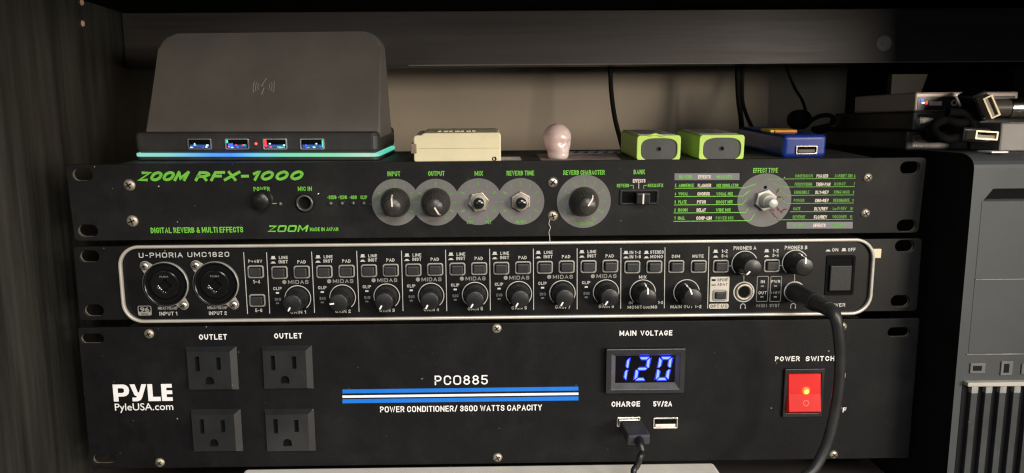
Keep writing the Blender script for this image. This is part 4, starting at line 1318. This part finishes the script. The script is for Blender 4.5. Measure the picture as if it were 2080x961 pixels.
mk(mat('seam_line', (.50, .41, .24), .8)).box(ax0 + 3.0, ax1 - .9, 3.9, 4.4, zm - .16, zm + .16).build('seam', us)
emb = mk(CREAMPL)
for k in range(7):
    q = ZF.P(893 + 11.5 * k, 268, 16)[0]
    emb.box(q - 1.0, q + 1.0, 14, 22, zt - .1, zt + .55, .2)
    if k % 2:
        emb.box(q - 1.0, q + 1.8, 14, 16, zt - .1, zt + .55, .2)
emb.build('embossed_letters', us)
x, z = ZF.P(842, 300, 4)
mk(mat('tan_connector', (.28, .20, .13), .45, metal=.3)).box(ax0 - 1.6, ax0 + 1.8, 3.6, 26, ZTOP + 5.0, ZTOP + 10.6, .4).build('connector', ad)
x, z = ZF.P(1004, 323, 4)
mk(DARK).sheet([circ(x, z, 1.35, 20)], 3.94).mat(CREAMPL).text('R', x - .6, x + .6, z - .75, z + .75, 3.9, .03).build('round_mark', ad)

# ------------------------------------------------------------------ rose quartz skull
hs = ZF.hit(1131, 322, 2, ZTOP)
sk = thing('crystal_skull', 'small rose quartz skull turned to the right on the top unit', 'crystal', ZF, (hs.x, hs.y, ZTOP))
A = math.radians(34)                                     # the face looks right and towards the camera
fdir = Vector((math.sin(A), -math.cos(A), 0))
sdir = Vector((math.cos(A), math.sin(A), 0))
HT, HWID, HDEP = 20.6, 7.7, 9.0
#        height, half width, back, front (share of the full size)
prof = ((0, .10, .05, .30), (.004, .60, .20, .74), (.03, .73, .40, .80), (.10, .77, .46, .86), (.19, .78, .52, .88), (.25, .83, .62, .88), (.31, .92, .80, .88), (.40, .97, .92, .90), (.48, .98, .97, .90),
        (.58, 1.0, 1.0, .95), (.68, .98, .97, .94), (.78, .90, .88, .86), (.86, .77, .74, .72), (.93, .56, .53, .52), (.975, .32, .30, .30), (.995, .12, .12, .12), (1, .01, .01, .01))
def sk_at(h):
    for a, b in zip(prof, prof[1:]):
        if h <= b[0]:
            t_ = (h - a[0]) / (b[0] - a[0])
            return [a[k] + (b[k] - a[k]) * t_ for k in (1, 2, 3)]
    return prof[-1][1:]
hs_ = [0, .002, .006, .02, .04, .07] + [.07 + .86 * k / 44 for k in range(1, 45)] + [.945, .96, .975, .987, .995, 1]
NS = 72
v, f = [], []
def bump_(x, y, h, c, r, d):
    return d * math.exp(-(((x - c[0]) / r[0]) ** 2 + ((h - c[2]) / r[1]) ** 2)) if y > 0 else 0
for h in hs_:
    w_, bk_, ft_ = sk_at(h)
    for k in range(NS):
        a = 2 * math.pi * k / NS
        c, s_ = math.cos(a), math.sin(a)
        x = w_ * math.copysign(abs(c) ** .92, c)
        y = (ft_ if s_ > 0 else bk_) * math.copysign(abs(s_) ** .92, s_)
        d = bump_(x, y, h, (.36, 0, .47), (.20, .085), .09) + bump_(x, y, h, (-.36, 0, .47), (.20, .085), .09) + bump_(x, y, h, (0, 0, .33), (.10, .06), .05) + bump_(x, y, h, (0, 0, .16), (.42, .018), .03)
        d -= bump_(x, y, h, (0, 0, .59), (.5, .05), .02)
        y -= d
        p = sdir * (x * HWID) + fdir * (y * HDEP)
        v.append((hs.x + p.x, hs.y + p.y, ZTOP + .05 + h * HT))
for q in range(len(hs_) - 1):
    for k in range(NS):
        j_ = (k + 1) % NS
        f.append((q * NS + k, q * NS + j_, (q + 1) * NS + j_, (q + 1) * NS + k))
m_ = mk(PINK).add(v, f, True)
m_.add(v[:NS], [tuple(range(NS))])
m_.build('carved_head', sk)

# ------------------------------------------------------------------ lime green batteries
def battery(px0, px1, pyt, label, torn):
    y = 1.5
    x0, x1 = ZF.P(px0, 305, y)[0], ZF.P(px1, 305, y)[0]
    zt = ZF.P((px0 + px1) / 2, pyt, y)[1]
    t = thing('battery', label, 'battery', ZF, ((x0 + x1) / 2, y + 24, ZTOP), 'lime green batteries on the top unit')
    cx, cz = (x0 + x1) / 2, (ZTOP + zt) / 2
    w, h = x1 - x0, zt - ZTOP - .05
    ov = []
    for k in range(40):
        a = 2 * math.pi * k / 40
        c, s_ = math.cos(a), math.sin(a)
        ov.append((cx + .2 + (w / 2 - 2.1) * math.copysign(abs(c) ** .62, c), max(cz - .9 + (h / 2 - .8) * math.copysign(abs(s_) ** .62, s_), ZTOP + .5)))
    sh = mk(LIME).plate([rr(cx, cz, w, h, 2.0), ov], y, 3.0, .4)
    v, f = fill([rr(cx, cz, w - .1, h - .05, 2.0)], 22.5, .3)
    sh.add([(a, y + 26 - c, b) for a, b, c in v], f)
    if torn:
        xa = cx - w * .08
        sh.tube([(xa - 6, y + .8, zt - .6), (xa - 2.5, y - .2, zt + .2), (xa, y + .2, zt + .55), (xa + 1.5, y, zt + .1), (xa + 4, y - .3, zt - .5), (xa + 7, y + .4, zt - .9)], [.3, .7, .8, .6, .5, .2], 8, 4)
    so = sh.build('shell', t)
    ep = mk(BATGREY).plate([ov], y + .9, 1.5)
    eo = ep.build('end_plate', t)
    mk(BATGREY).lathe(cx + .4, cz - .6, [(1.5, .9), (1.45, .6), (1.15, .55), (1.0, .85)], 20, y0=y).mat(DARK).lathe(cx + .4, cz - .6, [(1.1, .84), (0, .83)], 20, y0=y).build('stud', eo)
    lb = mk(LABELG).box(x0 + 2.0, x1 - 2.0, y + 7, y + 47, zt - .2, zt + .12)
    lb.mat(DARK)
    for k in range(6):
        lb.box(x0 + 4, x1 - 4 - (k % 3) * 3, y + 11 + k * 6, y + 12.6 + k * 6, zt + .1, zt + .18)
    lb.build('label_wrap', t)
battery(1293.5, 1382.5, 275, 'lime green battery with torn top edge, left of the pair beside the pink skull', True)
battery(1420, 1511.5, 274, 'lime green battery with intact top edge, between the torn one and the blue charger', False)

# ------------------------------------------------------------------ blue usb charger
y = 9.5
x0, x1 = ZF.P(1590, 300, y)[0], ZF.P(1679.5, 300, y)[0]
zt = ZF.P(1635, 274, y)[1]
bc = thing('usb_power_pack', 'glossy blue USB power pack with yellow and orange label right of the green batteries', 'power pack', ZF, ((x0 + x1) / 2, 45, ZTOP))
m_ = mk(BLUEPL).box(x0, x1, y, y + 78, ZTOP + .05, zt, 2.6, 4)
m_.build('case', bc)
cx = (x0 + x1) / 2
m_ = mk(YELLOW).box(x0 + 1.5, x1 - 8, y + 24, y + 40, zt - .1, zt + 1.2, .3)
m_.mat(ORANGE).box(x0 + 4, x1 - 8.2, y + 23, y + 24.5, zt - .1, zt + 1.0, .2)
m_.build('label_plate', bc)
usb_port(1638, 304.5, 12.6, 5.2, bc, ZF, y - .3, tongue=mat('dim_tongue', (.12, .10, .09), .5))

# ------------------------------------------------------------------ cables hanging behind
def wpt(px, py, y):
    h = WORLD.hit(px, py, 1, y)
    return (h.x, h.y, h.z)
def cable(name, label, pts, r, group=None, cat='cable', part='cord', m=CABLEBLK):
    t = thing(name, label, cat, WORLD, pts[0], group)
    mk(m).tube(pts, r, 10, 8).build(part, t)
    return t
G = 'black cables hanging behind the back rail'
cable('hanging_cable', 'thick black cable hanging alone behind the pink skull and the torn green battery', [wpt(1239, 100, 180), wpt(1240, 150, 180), wpt(1242, 190, 178), wpt(1249, 240, 172), wpt(1259, 280, 165), wpt(1275, 340, 150)], 1.9, G)
cable('hanging_cable', 'thicker left cable of the two running down together behind the right green battery', [wpt(1497, 100, 185), wpt(1498, 150, 182), wpt(1500, 200, 178), wpt(1505, 240, 172), wpt(1508, 280, 165), wpt(1512, 330, 150)], 2.0, G)
cable('hanging_cable', 'thinner right cable of the two, bending right behind the blue power pack', [wpt(1508, 100, 186), wpt(1508, 150, 184), wpt(1508, 200, 182), wpt(1513, 225, 180), wpt(1527, 258, 176), wpt(1550, 300, 170)], 1.5, G)
cable('hanging_cable', 'thin black cable slanting down to a round plug right of the paired cables', [wpt(1590, 110, 190), wpt(1600, 145, 185), wpt(1615, 180, 170), wpt(1630, 205, 150), wpt(1638, 232, 130)], 1.1, G)
pl = thing('round_plug', 'round black plug with coiled lead behind the blue power pack', 'plug', WORLD, wpt(1626, 250, 120))
x, z = WORLD.P(1626, 243, 118)
mk(CABLEBLK).lathe(x, z, [(5.0, 9), (6.8, 8), (7.2, 4), (7.2, -2), (6.6, -4), (3.0, -5), (0, -5)], 28, y0=118).build('plug_body', pl)
mk(CABLEBLK).tube([wpt(*p) for p in ((1640, 250, 112), (1660, 238, 108), (1680, 234, 106), (1692, 240, 106), (1688, 252, 108), (1670, 258, 110), (1652, 262, 112), (1664, 268, 112), (1690, 262, 110), (1702, 270, 108))], 1.6, 8, 6).build('lead', pl)

# ------------------------------------------------------------------ headphone plug and cable
def bpt(px, py, y):
    h = WORLD.hit(px, py, 1, y)
    return Vector((h.x, h.y, h.z))
hx, hz = WORLD.P(1613.5, 592.3, IY)
hc = thing('headphone_cable', 'thick black headphone cable plugged into the right jack and hanging past the red switch', 'cable', WORLD, (hx, -4, hz))
p0, p1 = Vector((hx, -1.6, hz)), bpt(1686, 629, -44)
mk(HPBLK).tube([p0, p0.lerp(p1, .35), p0.lerp(p1, .62), p0.lerp(p1, .66), p0.lerp(p1, .98)], [5.6, 5.6, 5.2, 4.6, 3.9], 28, 4).build('plug_barrel', hc)
mk(HPBLK).tube([p0.lerp(p1, .9), bpt(1691, 634, -47), bpt(1698, 648, -50), bpt(1703, 678, -50), bpt(1706, 725, -48), bpt(1703, 785, -46), bpt(1693, 850, -44), bpt(1678, 905, -44), bpt(1655, 950, -46), bpt(1622, 995, -50), (162, -66, -184.0), (140, -88, -184.1)],
                [3.9, 3.7, 3.1, 2.9, 2.8, 2.8, 2.8, 2.8, 2.8, 2.8, 2.8], 20, 8).build('cord', hc)
# ------------------------------------------------------------------ usb cable in the charge port
ux_, uz_ = WORLD.P(1276.5, 857.5, 0)
uc = thing('usb_cable', 'black USB cable plugged into the CHARGE port and hanging over the cream board', 'cable', WORLD, (ux_, -2, uz_))
m_ = mk(NICKEL).box(ux_ - 6, ux_ + 6, -4.5, .3, uz_ - 2.2, uz_ + 2.2, .2)
m_.build('metal_tip', uc)
xf = Matrix.Translation((ux_ + .4, -4, uz_)) @ Matrix.Rotation(math.radians(3), 4, 'X') @ Matrix.Rotation(math.radians(3), 4, 'Z')
m_ = mk(PLUGG).box(-6.6, 6.6, -19.5, 0, -3.1, 3.1, 1.1, 3, xf)
m_.build('plug_body', uc)
e = xf @ Vector((0, -18.5, 0))
mk(RUBBER).tube([e, e + Vector((.3, -4, -1.6)), e + Vector((.6, -6.5, -5.0)), bpt(1301, 926, -32), bpt(1295, 944, -33), bpt(1287, 962, -35), (ux_ - 1, -44, -160.3), (ux_ - 12, -62, -160.3), (ux_ - 30, -79, -161.0), (ux_ - 38, -86, -172), (ux_ - 46, -92, -184.9)], [2.8, 2.5, 1.9, 1.75, 1.75, 1.75, 1.75, 1.75, 1.75, 1.75], 14, 8).build('cord', uc)

# ------------------------------------------------------------------ computer case at the right
YC = -30
pc = thing('computer_case', 'dusty dark grey computer case standing at the right of the rack units', 'computer case', WORLD, (330, 60, -187))
ex = WORLD.P(1972, 420, YC)[0]
ztop = WORLD.P(2010, 312, YC)[1]
XR = 412
prof = []
for k in range(7):
    a = k / 6 * math.pi / 2
    prof.append((YC + 9 - 9 * math.sin(a) if False else YC + 9 * (1 - math.cos(math.pi / 2 - a)), ztop - 9 + 9 * math.sin(math.pi / 2 - (math.pi / 2 - a))))
body = mk(PCGREY)
yz = [(YC, -187), (YC, ztop - 8)] + [(YC + 13 - 13 * math.cos(a), ztop - 8 + 8 * math.sin(a)) for a in [math.pi / 2 * k / 6 for k in range(1, 7)]] + [(160, ztop), (160, -187)]
n = len(yz)
v = [(ex, y_, z_) for y_, z_ in yz] + [(XR, y_, z_) for y_, z_ in yz]
body.add(v, [(i, (i + 1) % n, n + (i + 1) % n, n + i) for i in range(n)])
body.add(v, [tuple(range(n, 2 * n))])
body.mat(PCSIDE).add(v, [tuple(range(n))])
body.build('case_body', pc)
def cpt(px, py, y=YC):
    return WORLD.P(px, py, y)
fp = mk(PCGREY)
a_, b_ = cpt(1997, 408), cpt(2150, 408)
l_ = cpt(1979, 566)
x0 = cpt(1988, 480)[0]
zt_ = a_[1]
zl_ = cpt(2020, 567)[1]
fp.box(x0, XR - 14, YC - .22, YC - .01, zl_ + .25, zt_, .1)
zb2 = cpt(2020, 719)[1]
fp.box(x0, XR - 14, YC - .22, YC - .01, zb2 + .3, zl_ - .25, .1)
fp.mat(mat('scuffed_trim_line', (.22, .20, .19), .6, var=.5, vscale=150)).box(x0, XR - 14, YC - .8, YC - .02, zl_ - .2, zl_ + .2)
fp.box(x0 - 1, XR - 14, YC - .8, YC - .02, zb2 - .2, zb2 + .25)
fp.build('bay_cover', pc)
gr = mk(DARK)
zg0, zg1 = cpt(2030, 404)[1], cpt(2030, 383)[1]
xa, xb = cpt(2000, 404)[0], cpt(2018, 383)[0]
gr.add([(xa, YC - .06, zg0), (XR - 14, YC - .06, zg0), (XR - 14, YC - .06, zg1), (xb, YC - .06, zg1)], [(0, 1, 2, 3)])
gr.mat(PCGREY).add([(xa, YC - .1, zg0), (XR - 14, YC - .1, zg0), (XR - 14, YC - 1.6, zg0 - .6), (xa, YC - 1.6, zg0 - .6)], [(0, 1, 2, 3)])
gr.build('finger_groove', pc)
io_ = MB()
for px0, px1, py0, py1 in ((1968, 2001, 737, 758), (2030, 2057, 733, 762), (2072, 2100, 738, 760)):
    (xa, za), (xb, zb) = cpt(px0, py1), cpt(px1, py0)
    io_.mat(mat('case_port_%d' % px0, (.11, .11, .105), .5)).box(xa, xb, YC - .9, YC - .02, za, zb, .4)
    io_.mat(PCSIDE).box(xa + 1.4, xb - 2.2, YC - 1.0, YC - .85, za + 1.6, zb - 1.4, .1)
io_.build('front_ports', pc)
gl = MB()
zb_, zt_ = cpt(2020, 780)[1], cpt(2020, 772)[1]
xb_ = cpt(1957, 776)[0]
gl.mat(mat('cream_trim', (.42, .39, .33), .6, var=.15)).box(xb_, XR - 12, YC - 4, YC - .05, zb_, zt_, .3)
gl.build('trim_bar', pc)
zz0, zz1 = -187, zb_ - .1
mk(PCSIDE).box(xb_ - .5, XR - 12, YC - .3, YC - .05, zz0, zz1).build('grille_recess', pc)
q = cpt(1972, 790)[0]
pitch = cpt(2000.5, 790)[0] - q
k = 0
while q < XR - 16:
    fm = mk(FIN).box(q - 1.7, q + 1.9, YC - 3.2, YC - .35, zz0, zz1 - 4.2, .3)
    fm.mat(mat('fin_tip_%d' % k, (.26, .255, .25), .55, var=.3, vscale=200)).box(q - 1.75, q + 1.95, YC - 3.4, YC - .35, zz1 - 4.1, zz1 - .1, .3)
    fm.build('grille_fin', pc)
    q += pitch
    k += 1

# ------------------------------------------------------------------ things on the case
zc = ztop
g2 = 'black flat drives stacked on the computer case'
def flat(label, x0, x1, y0, y1, z0, z1, rim):
    t = thing('flat_drive', label, 'drive', WORLD, ((x0 + x1) / 2, (y0 + y1) / 2, z0), g2)
    mk(mat('drive_black_%d' % int(z0 * 10), (.014, .014, .014), .45, dust=.5, dcol=(.2, .19, .18))).box(x0, x1, y0, y1, z0, z1, 1.4, 3).build('drive_case', t)
    mk(mat('glitter_%d' % int(z0 * 10), (.05, .047, .045), .3, metal=.5, dust=1.0, dscale=1400, dcol=(.6, .55, .5))).box(x0 + 4, x0 + 30, y0 - .25, y0 + .5, z0 + 2, z1 - 2.2, .2).build('end_trim', t)
zA = zc + .1
flat('lower of the two black flat drives stacked on the computer case', 246, 330, 16, 118, zA, zA + 11.4, 0)
flat('upper black flat drive, directly under the pale media box', 248, 326, 14, 112, zA + 11.6, zA + 22.9, 0)
x0, z1 = WORLD.P(1860, 187.5, 20)
z0 = zA + 23.0
md = thing('media_box', 'pale slim media box with small coloured lights on top of the black drives', 'media box', WORLD, (x0 + 25, 55, z0))
m_ = mk(PALE).box(x0, x0 + 62, 20, 92, z0, z1, 1.0, 2)
mo = m_.build('box_case', md)
xa, za = WORLD.P(1866, 216, 19.9)
zb = WORLD.P(1866, 199, 19.9)[1]
fm = mk(mat('dark_face', (.035, .025, .025), .35)).box(x0 + 1.5, x0 + 60, 19.7, 20.5, z0 + .5, z1 - 2.6, .2)
fo = fm.build('front_face', md)
def onf(px0, px1, py0, py1, m, name):
    (xa, za), (xb, zb) = WORLD.P(px0, py1, 19.6), WORLD.P(px1, py0, 19.6)
    mk(m).box(xa, xb, 19.3, 19.75, za, zb, .1).build(name, fo)
onf(1887, 1913, 205.5, 214.5, CREAMINK, 'label_sticker')
onf(1870, 1876, 201, 205.5, LBLU, 'status_light')
onf(1872, 1878, 207, 211, LWHT, 'status_light')
onf(1879.5, 1884, 205, 212, LRED, 'status_light')
x, z = WORLD.P(1938, 209, 19.7)
mk(GREYINK).lathe(x, z, [(1.9, 0), (1.8, -.5), (1.2, -.5), (1.1, 0)], 20, y0=19.7).build('audio_jack', fo)
(xa, zb), (xb, zt2) = WORLD.P(1813, 188, 60), WORLD.P(1876, 150, 60)
cb = thing('cardboard_box', 'small brown cardboard box with slanted end standing on the pale media box', 'box', WORLD, ((xa + xb) / 2 + 4, 70, z1))
xa = max(xa, x0 + .5)
pr = [(xa, z1 + .1), (xa + 19.5, z1 + .1), (xa + 23.5, zt2), (xa - .0, zt2)]
mk(BOXBRN).plate([pr], 62, 5, .2).build('carton', cb)
# silver items at the far right
sb = thing('silver_box', 'silver grey flat box at the right end on the computer case', 'box', WORLD, (345, 20, zc))
(xa, za), (xb, zb) = WORLD.P(2031, 286, -12), WORLD.P(2031, 249, -12)
mk(mat('brushed_silver', (.17, .16, .15), .5, metal=.3, var=.1)).box(xa, xa + 80, -12, 13.5, zc + .1, zb, 1.0).build('box_case', sb)
sc_ = thing('silver_cylinder', 'shiny silver and brown cylinder lying at the right edge above the silver box', 'cylinder', WORLD, (xa + 20, 0, zb + 6))
x, z = WORLD.P(2064, 219, -6)
cyl = MB()
cyl.mat(mat('brown_sleeve', (.09, .075, .065), .4)).tube([(x - 11, 2, z), (x - .2, 0, z)], 5.0, 24, 1)
cyl.mat(NICKEL).tube([(x - .1, 0, z), (x + 30, -4, z)], 5.4, 28, 1)
cyl.build('barrel', sc_)
# usb cables on the case
def usb_lead(label, c, ang, pts, w=12.2, h=5.2, tilt=0.):
    t = thing('usb_lead', label, 'cable', WORLD, tuple(c), 'loose USB leads heaped on the computer case')
    xf = Matrix.Translation(c) @ Matrix.Rotation(math.radians(ang), 4, 'Y') @ Matrix.Rotation(math.radians(tilt), 4, 'X')
    sh = MB().mat(BEIGE if False else mat('plug_metal_%d' % int(ang), (.62, .53, .38), .45, metal=.35))
    tmp = MB().plate([rr(0, 0, w, h, .4), rr(0, 0, w - 1.7, h - 1.7, .2)], 0, 9)
    sh.add(tmp.v, tmp.f, False, xf)
    sh.build('metal_tip', t)
    tg = mk(mat('tongue_tan_%d' % int(ang), (.30, .26, .19), .6))
    tmp = MB().box(-w / 2 + .7, w / 2 - .7, 1, 8.8, -h / 2 + .7, .1)
    tg.add(tmp.v, tmp.f, False, xf)
    tg.build('tongue', t)
    bd = mk(PLBLK)
    tmp = MB().box(-w / 2 - 1.8, w / 2 + 1.8, 8, 27, -h / 2 - 1.6, h / 2 + 1.6, 1.2)
    bd.add(tmp.v, tmp.f, False, xf)
    bd.build('plug_body', t)
    e = xf @ Vector((0, 26, 0))
    mk(DARK).tube([e] + [Vector(p) for p in pts], 2.5, 10, 8).build('cord', t)
c1 = Vector(wpt(2015, 217, -14))
usb_lead('black USB lead whose metal plug is tilted, on top of the cable heap', c1, 62, [wpt(1985, 240, 8), wpt(1950, 250, -4), wpt(1915, 245, -2), wpt(1895, 262, -8), wpt(1925, 283, -14), wpt(1975, 262, -4), wpt(1960, 232, -2), wpt(1925, 228, -2)], 12.6, 5.0, 10)
c2 = Vector(wpt(2005, 275, -22))
usb_lead('black USB lead whose metal plug lies flat, lower in the cable heap', c2, 4, [wpt(1975, 262, 12), wpt(1940, 268, 4), wpt(1905, 280, -4), wpt(1880, 274, 2), wpt(1900, 256, 6), wpt(1945, 248, 6)], 12.4, 4.8)
cd = thing('card', 'thin white card lying under the flat USB plug on the computer case', 'card', WORLD, (275, -20, zc))
(xa, za), (xb, zb) = WORLD.P(2012, 294, -24), WORLD.P(2046, 290, -24)
mk(WHITEINK).box(xa, xb, -25.5, -14, zc + .05, zc + .9, .1).build('card_sheet', cd)
